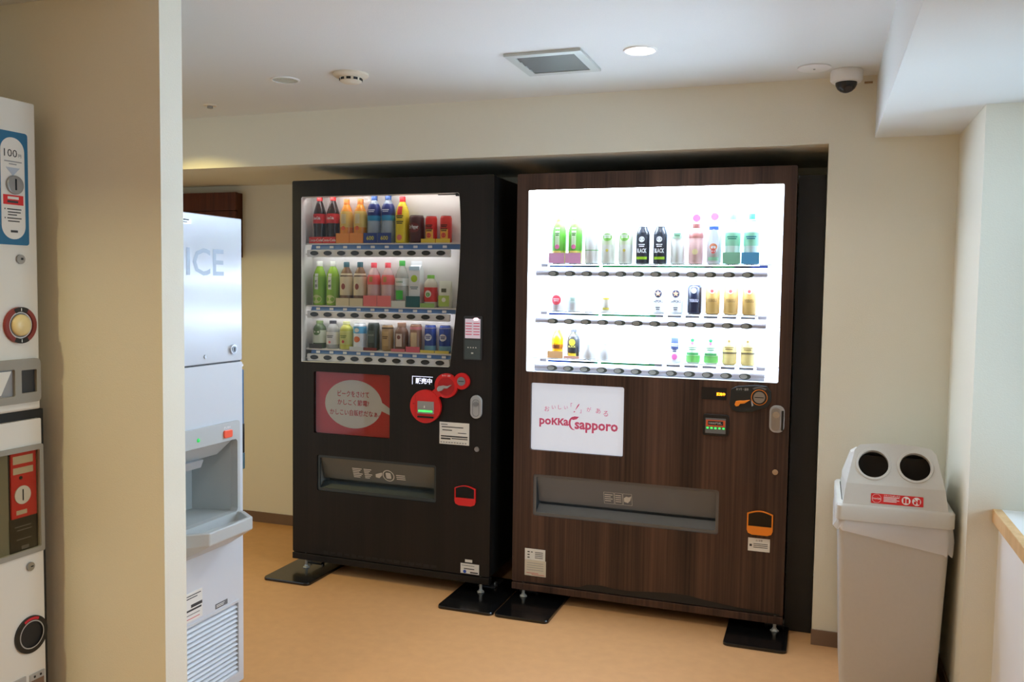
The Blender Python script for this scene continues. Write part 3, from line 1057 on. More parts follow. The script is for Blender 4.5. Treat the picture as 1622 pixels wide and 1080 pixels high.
def make_drink(spec):
    kind, h, r = spec['shape'], spec['h'], spec.get('r', .030)
    t = root(spec['name'], spec['label'], spec['cat'], group=spec.get('group'))
    if kind == 'carton':
        w = r
        prof = [(1, 0), (1, 1)]
        mb = MB()
        g = h * .80
        mb.box(-w, -w * .8, 0, w, w * .8, g)
        mb.add([(-w, -w * .8, g), (w, -w * .8, g), (w, w * .8, g), (-w, w * .8, g), (-w, 0, h * .93), (w, 0, h * .93)],
               [(0, 1, 5, 4), (2, 3, 4, 5), (1, 2, 5), (3, 0, 4)])
        mb.box(-w, -.002, h * .92, w, .002, h)
        mb.build('body', cm(spec['body'], .5), t, .0015)
    elif kind == 'pouch':
        w = r
        loops = []
        for tt, kx, ky in ((0, .96, .34), (.08, 1, .5), (.35, 1, .55), (.7, 1, .42), (.88, 1, .16), (1, 1, .04)):
            loops.append([(w * kx * math.copysign(abs(math.cos(a)) ** .5, math.cos(a)), w * ky * math.copysign(abs(math.sin(a)) ** .5, math.sin(a)), h * tt)
                          for a in [2 * math.pi * i / 20 for i in range(20)]])
        MB().loft(loops).build('body', cm(spec['body'], .45), t)
        prof = [(.56, 0), (.56, 1)]
    else:
        prof = SHAPES[kind]
        mb = MB().lathe([(a * r, b * h) for a, b in prof], 22)
        mb.build('body', cm(spec['body'], spec.get('rough', .25), spec.get('alpha', 1.0), spec.get('metal', 0.0)), t)
        if kind == 'can':
            MB().lathe([(.86 * r, .985 * h), (.86 * r, h), (.80 * r, h), (.78 * r, .985 * h)], 20).build('rim', 'dull_metal', t)
        else:
            z0, z1, k = CAPS[kind]
            MB().lathe([(k * r, z0 * h), (k * r, (z1 - .012) * h), (k * r * .9, z1 * h)], 18).build('cap', cm(spec['cap'], .4), t)
    for d in spec.get('art', ()):
        what = d[0]
        if what == 'sleeve':           # full wrap between two heights
            _, z0, z1, col = d
            n = 5
            pts = [(radius_at(prof, r, h, h * (z0 + (z1 - z0) * i / n)) + .0007, h * (z0 + (z1 - z0) * i / n)) for i in range(n + 1)]
            MB().lathe(pts, 22, caps=False).build('label', cm(col, .4), t)
            continue
        mb = MB()
        off = d[-1] if isinstance(d[-1], float) and what != 'card' else .0013
        if what == 'patch':
            _, z0, z1, half, col = d[:5]
            v, f = grid2(-half, half, -h * (z1 - z0) / 2, h * (z1 - z0) / 2)
            name = 'label_panel'
            zc = h * (z0 + z1) / 2
        elif what == 'text':
            _, zc, body, width, col = d[:5]
            v, f = text2d(body, 1.0, .03)
            w_, h_ = text_extent(v)
            k = width / w_
            kz = k if len(d) < 6 or not d[5] else d[5] / h_
            v = [(x * k, z * kz) for x, z in v]
            zc *= h
            name = 'label_print'
            off = .0021
        elif what == 'marks':          # lines of small print nobody can read
            _, zc, width, col, rows_ = d[:5]
            v, f = [], []
            for k in range(rows_):
                w_ = width * (.5 - .09 * ((k * 7 + 3) % 3))
                z_ = (k - (rows_ - 1) / 2) * -.0075
                gv, gf = grid2(-w_, w_, z_ - .0022, z_ + .0022, 5, 1)
                f += [tuple(i + len(v) for i in q) for q in gf]
                v += gv
            zc *= h
            name = 'label_print'
            off = .0021
        elif what == 'disc':
            _, zc, rad, col = d[:4]
            v, f = disc2(rad)
            zc *= h
            name = 'label_disc'
            off = .0017
        elif what == 'oval':
            _, zc, rx, rz_, col = d[:5]
            v, f = disc2(rx, 20, rz_)
            zc *= h
            name = 'label_disc'
            off = .0016
        elif what == 'star':
            _, zc, rad, col = d[:4]
            v, f = star2(rad)
            zc *= h
            name = 'label_star'
            off = .0022
        elif what == 'card':           # promo card standing in front of the foot
            _, zh, col = d[:3]
            o = MB().box(-.0345, -r - .0075, 0.0003, .0345, -r - .0060, zh).build('promo_card', cm(col, .6), t)
            if len(d) > 3:
                mb2 = MB()
                put_text(mb2, d[3], 0, zh * .5, -r - .0078, height=zh * .42, bold=.02)
                mb2.build('card_print', cm(d[4], .6), o)
            continue
        elif what == 'badge':          # round hang tag above the drink
            _, zc, rad, col = d[:4]
            MB().prism(circle(0, zc, rad, 20), -.004, -.0025).build('round_tag', cm(col, .6), t)
            MB().box(-.001, -.0026, h * .9, .001, -.0016, zc).build('tag_stem', cm((220, 220, 220), .5), t)
            continue
        if kind in ('carton',):
            mb.sheet([(x, z + zc) for x, z in v], f, -r * .8 - off)
        elif kind == 'pouch':
            mb.sheet([(x, z + zc) for x, z in v], f, -r * .565 - off)
        else:
            wrap_sheet(mb, prof, r, h, v, f, zc, off)
        mb.build(name, cm(d[4] if what in ('patch', 'text', 'oval') else d[3], .45), t)
    return t


def copy_tree(o, parent=None):
    c = o.copy()
    COL.objects.link(c)
    c.parent = parent
    for ch in list(o.children):
        copy_tree(ch, c)
    return c


def place(spec, mtx, rz, us, z):
    first = make_drink(spec)
    for i, u in enumerate(us):
        o = first if i == 0 else copy_tree(first)
        o.location = mtx @ Vector((u, ITEM_D, z + .0003))
        o.rotation_euler = (0, 0, rz)


def bottle(label, shape, h, body, cap, art, group=None, **k):
    return dict(name=k.pop('name', 'drink_bottle'), cat=k.pop('cat', 'bottle'), label=label, shape=shape, h=h, body=body, cap=cap, art=art, group=group, **k)


def can(label, h, body, art, group=None, shape='can', **k):
    return dict(name='drink_can', cat='can', label=label, shape=shape, h=h, body=body, art=art, group=group, **k)


CLEAR = dict(alpha=.42, rough=.12)
U, V = L_U, L_ROWS
LR = lambda spec, idx, row: place(spec, LMAT, LA, [U[i] for i in idx], V[row])
# top shelf of the unlit machine
LR(bottle('cola bottle with red label and red cap on the unlit top shelf', 'cola', .222, (38, 16, 10), (206, 30, 30),
          [('sleeve', .42, .62, (206, 30, 32)), ('text', .53, 'Coca-Cola', .040, (236, 230, 228), .014), ('card', .030, (214, 46, 40), 'Coca-Cola', (236, 220, 220))],
          'cola bottles in the unlit machine'), (0, 1), 0)
LR(bottle('orange juice bottle with yellow label and orange cap on the unlit top shelf', 'pet', .204, (238, 152, 42), (242, 140, 60),
          [('sleeve', .36, .72, (226, 190, 96)), ('patch', .44, .66, .013, (220, 200, 150)), ('disc', .34, .010, (232, 96, 30)), ('card', .046, (240, 150, 60)),
           ], 'orange juice bottles in the unlit machine'), (2, 3), 0)
LR(bottle('clear water bottle with navy and sky-blue label and blue cap', 'sport', .222, (178, 196, 214), (48, 84, 150),
          [('sleeve', .56, .80, (36, 52, 122)), ('sleeve', .46, .57, (56, 156, 206)), ('marks', .66, .036, (210, 220, 236), 2),
           ('card', .046, (52, 78, 148), '600', (212, 206, 80))], 'blue labelled water bottles in the unlit machine', alpha=.6, rough=.15), (4, 5), 0)
LR(bottle('yellow wrapped bottle with red cap and black lettering', 'pet', .210, (240, 214, 44), (222, 44, 52),
          [('sleeve', .03, .80, (240, 214, 50)), ('patch', .60, .78, .012, (222, 60, 50)), ('marks', .56, .036, (40, 34, 30), 2), ('marks', .44, .036, (40, 34, 30), 2),
           ('disc', .12, .013, (238, 130, 110))]), (6,), 0)
LR(can('wide dark maroon can with white script on the unlit top shelf', .124, (70, 22, 26),
       [('oval', .55, .028, .022, (110, 34, 38)), ('text', .56, 'Dr Pepper', .046, (226, 222, 220), .022)], r=.0345, rough=.3), (7,), 0)
LR(can('red can with yellow flash and black lettering on the unlit top shelf', .120, (206, 40, 34),
       [('patch', .04, .50, .020, (240, 176, 70)), ('marks', .62, .034, (40, 24, 20), 2), ('marks', .48, .034, (40, 24, 20), 2), ('disc', .28, .011, (222, 70, 60)),
        ('card', .018, (234, 206, 70))], 'red and yellow cans in the unlit machine', rough=.3, r=.0265), (8, 9), 0)
# middle shelf
LR(bottle('green tea bottle with white upright label and pale cap', 'pet', .206, (150, 194, 52), (228, 232, 220),
          [('sleeve', .05, .66, (142, 190, 60)), ('patch', .36, .72, .009, (232, 236, 224)), ('text', .54, '綾', .013, (50, 60, 50)), ('text', .44, '鷹', .013, (50, 60, 50)),
           ('oval', .14, .026, .020, (206, 216, 140))], 'green tea bottles in the unlit machine'), (0, 1), 1)
LR(bottle('coffee bottle with cream label and teal cap on the unlit middle shelf', 'pet', .203, (128, 92, 60), (48, 92, 100),
          [('sleeve', .24, .74, (224, 208, 172)), ('text', .68, 'GEORGIA', .038, (60, 50, 44)), ('oval', .44, .010, .014, (150, 70, 50)), ('card', .036, (222, 208, 170))],
          'cream labelled coffee bottles in the unlit machine'), (2, 3), 1)
LR(bottle('pale pink drink bottle with coral cap and coral label', 'pet', .200, (240, 206, 204), (236, 84, 96),
          [('sleeve', .50, .72, (238, 112, 112)), ('patch', .56, .68, .008, (190, 150, 80)), ('card', .050, (240, 128, 132))], 'pink drink bottles in the unlit machine',
          alpha=.7, rough=.2), (4, 5), 1)
LR(bottle('clear water bottle with green cap and white label', 'pet', .210, (208, 216, 208), (70, 176, 74),
          [('sleeve', .46, .62, (236, 240, 234)), ('text', .54, 'I LOHAS', .036, (60, 130, 70)), ('patch', .16, .36, .018, (70, 190, 70)), ('card', .028, (226, 230, 224))], **CLEAR), (6,), 1)
LR(bottle('tall white carton with pale blue top, lime dot and teal foot card', 'carton', .208, (232, 236, 238), None,
          [('patch', .80, .88, .026, (186, 214, 232)), ('disc', .62, .016, (178, 210, 52)), ('marks', .42, .040, (130, 150, 160), 2), ('card', .050, (24, 92, 96))],
          name='drink_carton', cat='carton', r=.027), (7,), 1)
LR(bottle('small squat bottle with lime cap and red label', 'slim', .146, (214, 208, 188), (134, 206, 84),
          [('sleeve', .18, .62, (210, 52, 48)), ('disc', .42, .016, (226, 220, 210)), ('disc', .40, .010, (96, 170, 80)), ('card', .020, (150, 190, 110))]), (8,), 1)
LR(bottle('white and lime stand-up drink pouch on the unlit middle shelf', 'pouch', .120, (226, 230, 214), None,
          [('patch', .06, .46, .026, (176, 206, 96)), ('patch', .58, .72, .012, (96, 100, 80)), ('disc', .30, .010, (236, 236, 220))], name='drink_pouch', cat='pouch', r=.031), (9,), 1)
# bottom shelf
LR(bottle('small rounded bottle with green and white label on the unlit bottom shelf', 'slim', .130, (92, 112, 76), (120, 140, 90),
          [('sleeve', .20, .66, (214, 222, 200)), ('oval', .60, .02, .016, (84, 118, 60)), ('card', .022, (66, 64, 56))]), (0,), 2)
LR(bottle('small clear bottle with dark cap and white label with pink dots', 'slim', .132, (206, 208, 208), (54, 56, 60),
          [('sleeve', .16, .60, (226, 226, 226)), ('marks', .44, .036, (120, 120, 124), 2), ('disc', .24, .006, (222, 120, 130))], **CLEAR), (1,), 2)
LR(bottle('small yellow-green drink bottle on the unlit bottom shelf', 'slim', .130, (196, 196, 84), (206, 210, 150),
          [('sleeve', .18, .66, (204, 206, 120)), ('marks', .46, .034, (120, 140, 50), 2), ('disc', .28, .007, (200, 60, 50))]), (2,), 2)
LR(can('sky blue and white can with orange blot on the unlit bottom shelf', .124, (226, 232, 236),
       [('sleeve', .62, .88, (96, 176, 220)), ('oval', .40, .016, .014, (226, 118, 60)), ('oval', .74, .012, .010, (240, 240, 236)), ('card', .016, (212, 220, 224))]), (3,), 2)
LR(can('black-green coffee can on the unlit bottom shelf', .128, (48, 62, 60), [('patch', .28, .72, .016, (74, 92, 88)), ('text', .56, 'BLACK', .034, (150, 160, 154)), ('card', .014, (120, 46, 50))],
       rough=.3, r=.0275), (4,), 2)
LR(can('beige gold coffee can on the unlit bottom shelf', .120, (160, 132, 92), [('sleeve', .86, .90, (60, 46, 34)), ('patch', .2, .74, .017, (184, 156, 112)), ('marks', .52, .028, (96, 70, 44), 2),
                                                                             ], rough=.3, r=.0265), (5,), 2)
LR(bottle('brown bottle-shaped coffee can with pale label', 'bottle_can', .132, (122, 92, 76), (150, 120, 100),
          [('patch', .18, .62, .015, (206, 190, 176)), ('disc', .50, .009, (120, 70, 60)), ('card', .014, (212, 120, 130))], name='bottle_can', cat='can'), (6,), 2)
LR(can('tan coffee can with pink band round its top', .128, (142, 104, 82), [('sleeve', .80, .90, (196, 120, 124)), ('patch', .2, .70, .016, (202, 178, 140)), ('card', .026, (220, 104, 122))],
       r=.0265), (7,), 2)
LR(can('royal blue can with silver base on the unlit bottom shelf', .126, (38, 66, 142), [('sleeve', .05, .26, (110, 164, 190)), ('oval', .56, .018, .016, (214, 220, 232)), ('marks', .56, .026, (38, 60, 130), 2),
                                                                                        ('sleeve', .88, .90, (190, 190, 204)), ('card', .013, (222, 204, 96))],
       'royal blue cans in the unlit machine', r=.0265), (8, 9), 2)

# lit machine
U2, V2 = R_U, R_ROWS
RR = lambda spec, idx, row: place(spec, RMAT, 0, [U2[i] for i in idx], V2[row])
RR(bottle('green labelled tea bottle with yellow cap and pink foot card in the lit machine', 'pet', .205, (196, 208, 96), (226, 216, 120),
          [('sleeve', .26, .80, (104, 178, 62)), ('patch', .34, .74, .010, (214, 232, 190)), ('marks', .60, .018, (60, 120, 40), 2), ('disc', .34, .010, (232, 120, 170)),
           ('card', .044, (244, 178, 216)), ('patch', .22, .26, .016, (244, 220, 120))], 'green tea bottles with pink cards in the lit machine'), (0, 1), 0)
RR(bottle('all white bottle with thin green line on the lit top shelf', 'pet', .200, (244, 244, 240), (238, 238, 226), [('sleeve', .27, .285, (120, 190, 110))]), (2,), 0)
RR(bottle('white bottle with green leaf swirl label on the lit top shelf', 'pet', .195, (240, 244, 232), (244, 244, 240),
          [('sleeve', .40, .70, (226, 238, 206)), ('oval', .56, .020, .016, (128, 190, 84)), ('marks', .58, .030, (246, 250, 240), 2), ('disc', .28, .006, (220, 206, 90))],
          'white bottles with leaf swirls in the lit machine'), (3, 4), 0)
RR(dict(name='bottle_can', cat='can', label='black bottle-shaped coffee can with white disc and lime stripe', shape='bottle_can', h=.178, r=.0285, body=(22, 26, 36), cap=(214, 216, 220),
        group='black coffee cans in the lit machine',
        art=[('patch', .02, .66, .028, (20, 24, 36)), ('disc', .56, .012, (232, 236, 238)), ('text', .30, 'BLACK', .042, (238, 240, 240), .018), ('marks', .42, .026, (238, 240, 240), 2),
             ('patch', .10, .16, .024, (160, 206, 40), .0019)]), (5, 6), 0)
RR(bottle('white squat bottle with small green printed label on the lit top shelf', 'slim', .165, (242, 246, 242), (240, 244, 240),
          [('patch', .62, .78, .020, (190, 222, 200)), ('marks', .71, .028, (90, 150, 116), 2)]), (7,), 0)
RR(bottle('pink bottle with brown cap and round pink tag over it', 'slim', .162, (238, 200, 196), (150, 92, 86),
          [('sleeve', .64, .84, (176, 116, 108)), ('disc', .30, .012, (240, 226, 170)), ('badge', .185, .016, (228, 84, 130))]), (8,), 0)
RR(can('white can with coloured oval print and round pink tag over it', .170, (240, 242, 246),
       [('oval', .52, .022, .050, (226, 234, 240)), ('patch', .80, .88, .020, (70, 110, 190)), ('oval', .40, .016, .014, (236, 150, 110)), ('disc', .30, .010, (222, 96, 90)),
        ('patch', .08, .16, .022, (150, 206, 170)), ('badge', .190, .016, (228, 84, 130))]), (9,), 0)
RR(bottle('pale bottle with mint label and green foot card', 'pet', .200, (222, 240, 230), (120, 190, 150),
          [('sleeve', .36, .62, (150, 212, 178)), ('marks', .52, .042, (40, 130, 110), 2), ('sleeve', .84, .87, (90, 180, 120)), ('card', .046, (150, 214, 180))]), (10,), 0)
RR(bottle('pale bottle with mint label and blue foot card', 'pet', .200, (222, 240, 230), (70, 170, 120),
          [('sleeve', .36, .62, (150, 212, 178)), ('marks', .52, .042, (30, 110, 130), 2), ('sleeve', .84, .87, (90, 180, 120)), ('card', .046, (90, 170, 214))]), (11,), 0)
RR(bottle('small white bottle with round red label and pink tag on the lit middle shelf', 'slim', .112, (246, 240, 238), (180, 220, 180),
          [('oval', .42, .021, .021, (214, 70, 84)), ('marks', .42, .026, (246, 214, 214), 2), ('badge', .118, .014, (236, 120, 168))]), (0,), 1)
RR(bottle('small pale white bottle next to the round red label', 'slim', .112, (240, 244, 242), (240, 242, 240), [('patch', .30, .60, .018, (218, 234, 228)), ('marks', .46, .022, (170, 206, 190), 2)]), (1,), 1)
RR(bottle('white bottle with faint orange and yellow marks standing alone on the lit middle shelf', 'slim', .130, (246, 242, 230), (246, 240, 220),
          [('oval', .76, .016, .008, (240, 196, 150)), ('patch', .40, .46, .014, (232, 214, 90)), ('patch', .08, .14, .014, (232, 214, 90)), ('disc', .60, .006, (236, 190, 150))]), (3,), 1)
RR(can('white beer can with star in navy disc', .112, (232, 234, 236), [('disc', .72, .016, (38, 44, 66)), ('star', .72, .013, (226, 168, 130)), ('text', .44, 'SAPPORO', .044, (60, 60, 70), .011),
                                                                   ('marks', .18, .018, (90, 90, 96), 2)], 'star beer cans in the lit machine', r=.0275), (6, 7), 1)
RR(can('black-blue beer can on the lit middle shelf', .118, (22, 26, 46), [('disc', .80, .011, (200, 204, 214)), ('text', .46, 'YEBISU', .038, (184, 188, 204), .012)], r=.029), (8,), 1)
RR(can('gold beer can on the lit middle shelf', .118, (176, 142, 82), [('disc', .80, .011, (226, 214, 190)), ('disc', .80, .007, (160, 60, 60), ), ('text', .48, 'YEBISU', .040, (120, 92, 46), .013)],
       'plain gold beer cans in the lit machine', r=.029), (9, 10, 11), 1)
RR(bottle('yellow juice bottle with brown band and pink foot card', 'cola', .132, (246, 190, 20), (250, 204, 60),
          [('sleeve', .30, .44, (200, 122, 30)), ('patch', .32, .42, .016, (120, 60, 20)), ('card', .030, (240, 190, 130))], r=.027), (0,), 2)
RR(bottle('black labelled bottle with yellow disc on the lit bottom shelf', 'pet', .128, (60, 56, 40), (44, 44, 54),
          [('sleeve', .22, .74, (38, 38, 44)), ('disc', .54, .014, (244, 214, 60)), ('text', .40, 'BLACK', .034, (230, 220, 120)), ('patch', .06, .18, .018, (240, 210, 60)), ('card', .012, (240, 186, 170))],
          r=.0265), (1,), 2)
RR(bottle('pale short bottle beside the black labelled one', 'slim', .112, (246, 246, 242), (244, 244, 240), [('patch', .50, .62, .012, (226, 232, 224))]), (2,), 2)
RR(bottle('pale bottle with faint grey print on the lit bottom shelf', 'slim', .112, (244, 246, 246), (240, 244, 246), [('patch', .56, .66, .014, (216, 224, 230))]), (3,), 2)
RR(can('white can with navy brush strokes and pink blossom', .112, (236, 238, 242), [('patch', .50, .92, .016, (70, 84, 130)), ('marks', .66, .032, (236, 240, 248), 2), ('marks', .46, .018, (50, 60, 110), 2),
                                                                                 ('oval', .22, .012, .012, (236, 120, 190))], r=.0255), (7,), 2)
RR(can('green and white beer can with pink dot', .118, (226, 236, 220), [('sleeve', .05, .28, (110, 186, 96)), ('sleeve', .80, .90, (140, 200, 120)), ('disc', .80, .007, (40, 130, 80)), ('marks', .52, .034, (100, 150, 110), 2),
                                                                    ('disc', .70, .006, (236, 120, 160)), ('patch', .30, .38, .026, (70, 160, 90))], 'green and white beer cans in the lit machine', r=.0285), (8, 9), 2)
RR(can('pale gold beer can with dark band on the lit bottom shelf', .120, (204, 184, 120), [('sleeve', .38, .43, (96, 84, 60)), ('marks', .56, .038, (110, 92, 50), 2), ('disc', .80, .005, (120, 96, 50)),
                                                                                      ('sleeve', .88, .90, (226, 214, 170))], 'pale gold beer cans with dark bands', r=.0285), (10, 11), 2)

# ------------------------------------------------------------------ ice machine
mat('ice_white', (208, 213, 220), 0.35)
mat('ice_steel', (206, 212, 222), 0.17, 0.0)
mat('ice_letters', (150, 164, 182), 0.3)
mat('ice_silver', (190, 194, 194), 0.38, 0.1)
mat('ice_inner', (176, 182, 182), 0.45)
IX, IY, IW, IH = -0.579, -1.470, 0.380, 1.563
ice = root('ice_machine', 'tall white ice dispenser marked ICE beside the partition wall', 'ice machine', (IX, IY, 0), R(90))
mb = MB().box(.004, .160, .030, IW - .004, .58, IH - .004)
mb.box(.004, .020, .030, .012, .160, IH - .004).box(IW - .012, .020, .030, IW - .004, .160, IH - .004)
mb.box(.012, .020, IH - .012, IW - .012, .160, IH - .004).box(.012, .020, .030, IW - .012, .160, .038)
mb.build('cabinet', 'ice_white', ice)
B('upper_door', 'ice_steel', ice, 0, 0, 1.098, IW, .020, IH, bevel=.003)
lowd = MB()
DX0, DX1, DZ0, DZ1 = .052, .340, .610, .842
holed_panel(lowd, [rrect(0, .012, IW, 1.093, .004, 2), rrect(.034, .56, .351, .900, .006, 3), rrect(.030, .046, .352, .290, .003, 2)], 0, .020)
lowd.build('front_panel', 'ice_white', ice)
B('door_gasket', 'black_plastic', ice, .004, .006, 1.093, IW - .002, .020, 1.098)
B('door_gasket', 'black_plastic', ice, IW, .004, 1.10, IW + .004, .024, IH - .006)
T(ice, 'ice_letters', -.0006, ('ICE', .201, 1.416, dict(width=.174, height=.085, bold=.012)))
pl = B('name_plate', 'dull_metal', ice, .040, -.003, 1.527, .134, .001, 1.543)
lines(pl, 'ink', -.0034, [(.046, .124, 1.540, .004), (.052, .116, 1.533, .003)])
lk = P('door_lock', 'chrome', ice, circle(.329, 1.137, .0155, 22), -.008, .001)
P('lock_face', 'ice_letters', lk, circle(.329, 1.137, .0105, 18), -.0095, -.0075)
P('lock_key_hole', 'ink_black', lk, rrect(.326, 1.129, .331, 1.144, .002, 2), -.0102, -.009)
P('door_screw', 'dull_metal', ice, circle(.196, 1.121, .0065, 14), -.003, .001)
# dispenser
dp = MB()
holed_panel(dp, [rrect(.032, .570, .353, .902, .010, 3), rrect(DX0, .600, DX1, DZ1, .012, 4)], -.010, .016)
disp = dp.build('dispenser', 'ice_silver', ice)
al = MB()
al.add([(DX0, .016, .600), (DX1, .016, .600), (DX1 - .03, .15, .600), (DX0 + .03, .15, .600)], [(0, 1, 2, 3)])
al.add([(DX0, .016, DZ1), (DX1, .016, DZ1), (DX1 - .03, .15, DZ1), (DX0 + .03, .15, DZ1)], [(3, 2, 1, 0)])
al.add([(DX0 + .03, .15, .600), (DX1 - .03, .15, .600), (DX1 - .03, .15, DZ1), (DX0 + .03, .15, DZ1)], [(0, 1, 2, 3)])
al.add([(DX0, .016, .600), (DX0 + .03, .15, .600), (DX0 + .03, .15, DZ1), (DX0, .016, DZ1)], [(0, 1, 2, 3)])
al.add([(DX1, .016, .600), (DX1 - .03, .15, .600), (DX1 - .03, .15, DZ1), (DX1, .016, DZ1)], [(3, 2, 1, 0)])
al.build('dispenser_bay', 'ice_inner', disp)
ch = MB()
ch.add([(DX0 + .003, .004, DZ1), (DX1 - .003, .004, DZ1), (DX1 - .028, .050, DZ1 - .052), (DX0 + .003, .050, DZ1 - .052),
        (DX0 + .003, .14, DZ1), (DX1 - .003, .14, DZ1), (DX1 - .028, .14, DZ1 - .052), (DX0 + .003, .14, DZ1 - .052)],
       [(3, 2, 1, 0), (1, 2, 6, 5), (0, 4, 7, 3), (2, 3, 7, 6)])
ch.build('ice_chute', 'ice_silver', disp)
sp = MB()
sp.loft([[(.130, .030, DZ1 - .052), (.222, .030, DZ1 - .052), (.222, .10, DZ1 - .052), (.130, .10, DZ1 - .052)],
         [(.137, .034, .766), (.214, .034, .766), (.214, .095, .766), (.137, .095, .766)]], smooth=False)
sp.build('ice_spout', 'silver_plastic', disp)
mat('lamp_green', (30, 190, 80), 0.3, emit=0.6)
MB().lathe([(.0065, 0), (.0055, .003), (.0001, .0055)], 14, Matrix.Translation((.149, -.010, .866)) @ Matrix.Rotation(R(90), 4, 'X')).build('ready_lamp', 'lamp_green', disp)
mat('push_orange', (246, 96, 66), 0.35)
P('push_button', 'push_orange', disp, rrect(.268, .853, .308, .878, .006, 4), -.017, -.009, .002)
T(disp, 'white_print', -.0106, ('PUSH', .288, .886, dict(width=.030, height=.007)))
# drip tray that juts out
tr = MB()


tx0, tx1 = .030, .356
outl = [(tx0, 0.0), (tx0 + .006, -.030), (tx0 + .060, -.098), (tx1 - .056, -.098), (tx1 - .006, -.030), (tx1, 0.0)]
top = [(x, y, .600) for x, y in outl]
mid = [(x, y, .560) for x, y in outl]
cxm = (tx0 + tx1) / 2
low = [(cxm + (x - cxm) * .94, y * .12, .505) for x, y in outl]
inn = [(cxm + (x - cxm) * .90, y * .86 if y < 0 else .02, .600) for x, y in outl]
inb = [(cxm + (x - cxm) * .82, y * .72 if y < 0 else .03, .572) for x, y in outl]
n = len(outl)
tr.add(low + mid + top + inn + inb, [(k * n + i, (k * n + i + 1), (k + 1) * n + i + 1, (k + 1) * n + i) for k in range(4) for i in range(n - 1)])
tr.f.append([4 * n + i for i in range(n)])
tr.s.append(False)
tr.f.append([i for i in range(n - 1, -1, -1)])
tr.s.append(False)
tr.build('drip_tray', 'ice_silver', ice, .005)
gr = MB()
for k in range(5):
    gr.box(.11 + k * .036, -.035, .5722, .132 + k * .036, -.028, .5735)
gr.build('drain_slot', 'black_plastic', ice)
# louvre
lv = MB().box(.028, .019, .044, .354, .021, .292).build('louvre_back', 'dark_grey', ice)
fr = MB()
holed_panel(fr, [rrect(.024, .040, .358, .296, .003, 2), rrect(.032, .048, .350, .288, .002, 2)], -.003, .004)
fr.build('louvre_frame', 'ice_white', ice)
for k in range(15):
    z = .050 + k * .0158
    s = MB().add([(.033, -.001, z), (.349, -.001, z), (.349, .010, z + .0105), (.033, .010, z + .0105),
                  (.033, -.001, z - .0012), (.349, -.001, z - .0012), (.349, .010, z + .0093), (.033, .010, z + .0093)],
                 [(0, 1, 2, 3), (7, 6, 5, 4), (4, 5, 1, 0), (2, 6, 7, 3), (1, 5, 6, 2), (0, 3, 7, 4)])
    s.build('louvre_slat', 'ice_white', ice)
st = B('info_sticker', 'paper', ice, .070, -.0012, .305, .173, .001, .395)
lines(st, 'ink', -.0016, [(.074, .166, .386, .003), (.074, .150, .378, .003), (.120, .172, .352, .010), (.074, .168, .340, .006), (.074, .160, .326, .002)])
lines(st, 'ink_red', -.0016, [(.080, .160, .314, .002)])
st = B('caution_sticker', 'mid_grey', ice, .236, -.0012, .302, .296, .001, .318)
lines(st, 'white_print', -.0016, [(.240, .280, .313, .002), (.240, .276, .308, .002)])
for x, y in ((.03, .05), (IW - .03, .05), (.03, .54), (IW - .03, .54)):
    MB().lathe([(.018, .0003), (.018, .012), (.010, .016), (.010, .034)], 12, Matrix.Translation((x, y, 0))).build('foot', 'black_rubber', ice)

# bag dispenser hung on the far side of the ice machine
bagd = root('bag_dispenser', 'slim blue and black holder hung on the side of the ice machine', 'holder', (IX - .05, IY + IW, .725))
mat('holder_blue', (52, 92, 128), 0.45)
mat('holder_teal', (58, 86, 96), 0.45)
B('holder_body', 'holder_blue', bagd, -.12, .0005, .070, .032, .034, .338, bevel=.003)
B('holder_band', 'black_plastic', bagd, -.121, .0005, .055, .033, .035, .155, bevel=.002)
B('holder_foot', 'holder_teal', bagd, -.121, .0005, 0, .033, .036, .055, bevel=.002)
MB().tube((.022, .0005, .352), (.022, .036, .352), .006, 10).build('holder_peg', 'white_plastic', bagd)

# wall cupboard behind the ice machine
cup = root('wall_cupboard', 'reddish brown wooden wall cupboard high behind the ice machine', 'cupboard', (-1.853, .572, 1.50))
B('carcass', 'cupboard_wood', cup, -.80, .004, 0, 0, .0508, .358)
B('door', 'cupboard_wood', cup, -.80, -.014, .0, -.432, .002, .255)
B('door', 'cupboard_wood', cup, -.428, -.014, .0, 0, .002, .255)
B('top_board', 'cupboard_wood', cup, -.804, -.018, .259, .004, .004, .359)

# ------------------------------------------------------------------ coin machines by the partition
CX, CW = -0.83, 0.46
CY = -1.65 - CW
cu_ = lambda y: y - CY
mat('enamel_white', (226, 226, 220), 0.4)
mat('enamel_grey', (150, 148, 140), 0.45)
mat('label_blue', (34, 108, 148), 0.4)
mat('gold_dome', (226, 206, 150), 0.32, 0.0)
mat('knob_red', (132, 44, 36), 0.45)
low = root('coin_vending_machine', 'white fronted coin machine in black cabinet with red coin panel behind glass', 'coin machine', (CX, CY, 0), R(90))
B('cabinet', 'black_sheet', low, -.006, .012, 0.002, CW + .010, .50, .990)
mb = MB()
wx0, wx1 = .06, cu_(-1.657)
holed_panel(mb, [rrect(0, .02, CW - .008, .966, .004, 2), rrect(wx0 + .012, .602, wx1 - .010, .882, .003, 2)], 0, .014)
mb.build('front_panel', 'enamel_white', low)
fr = MB()
holed_panel(fr, [rrect(wx0, .590, wx1, .894, .004, 2), rrect(wx0 + .014, .604, wx1 - .012, .880, .003, 2)], -.006, .004)
fr.build('window_frame', 'enamel_grey', low)
B('window_glass', 'smoked_glass', low, wx0 + .012, .001, .602, wx1 - .010, .003, .882)
mat('inside_olive', (134, 134, 116), 0.6)
B('inside_panel', 'inside_olive', low, wx0 + .01, .0112, .600, cu_(-1.757), .0118, .884)
rp = B('coin_panel', 'red_print', low, cu_(-1.752), .006, .697, cu_(-1.672), .0112, .880)
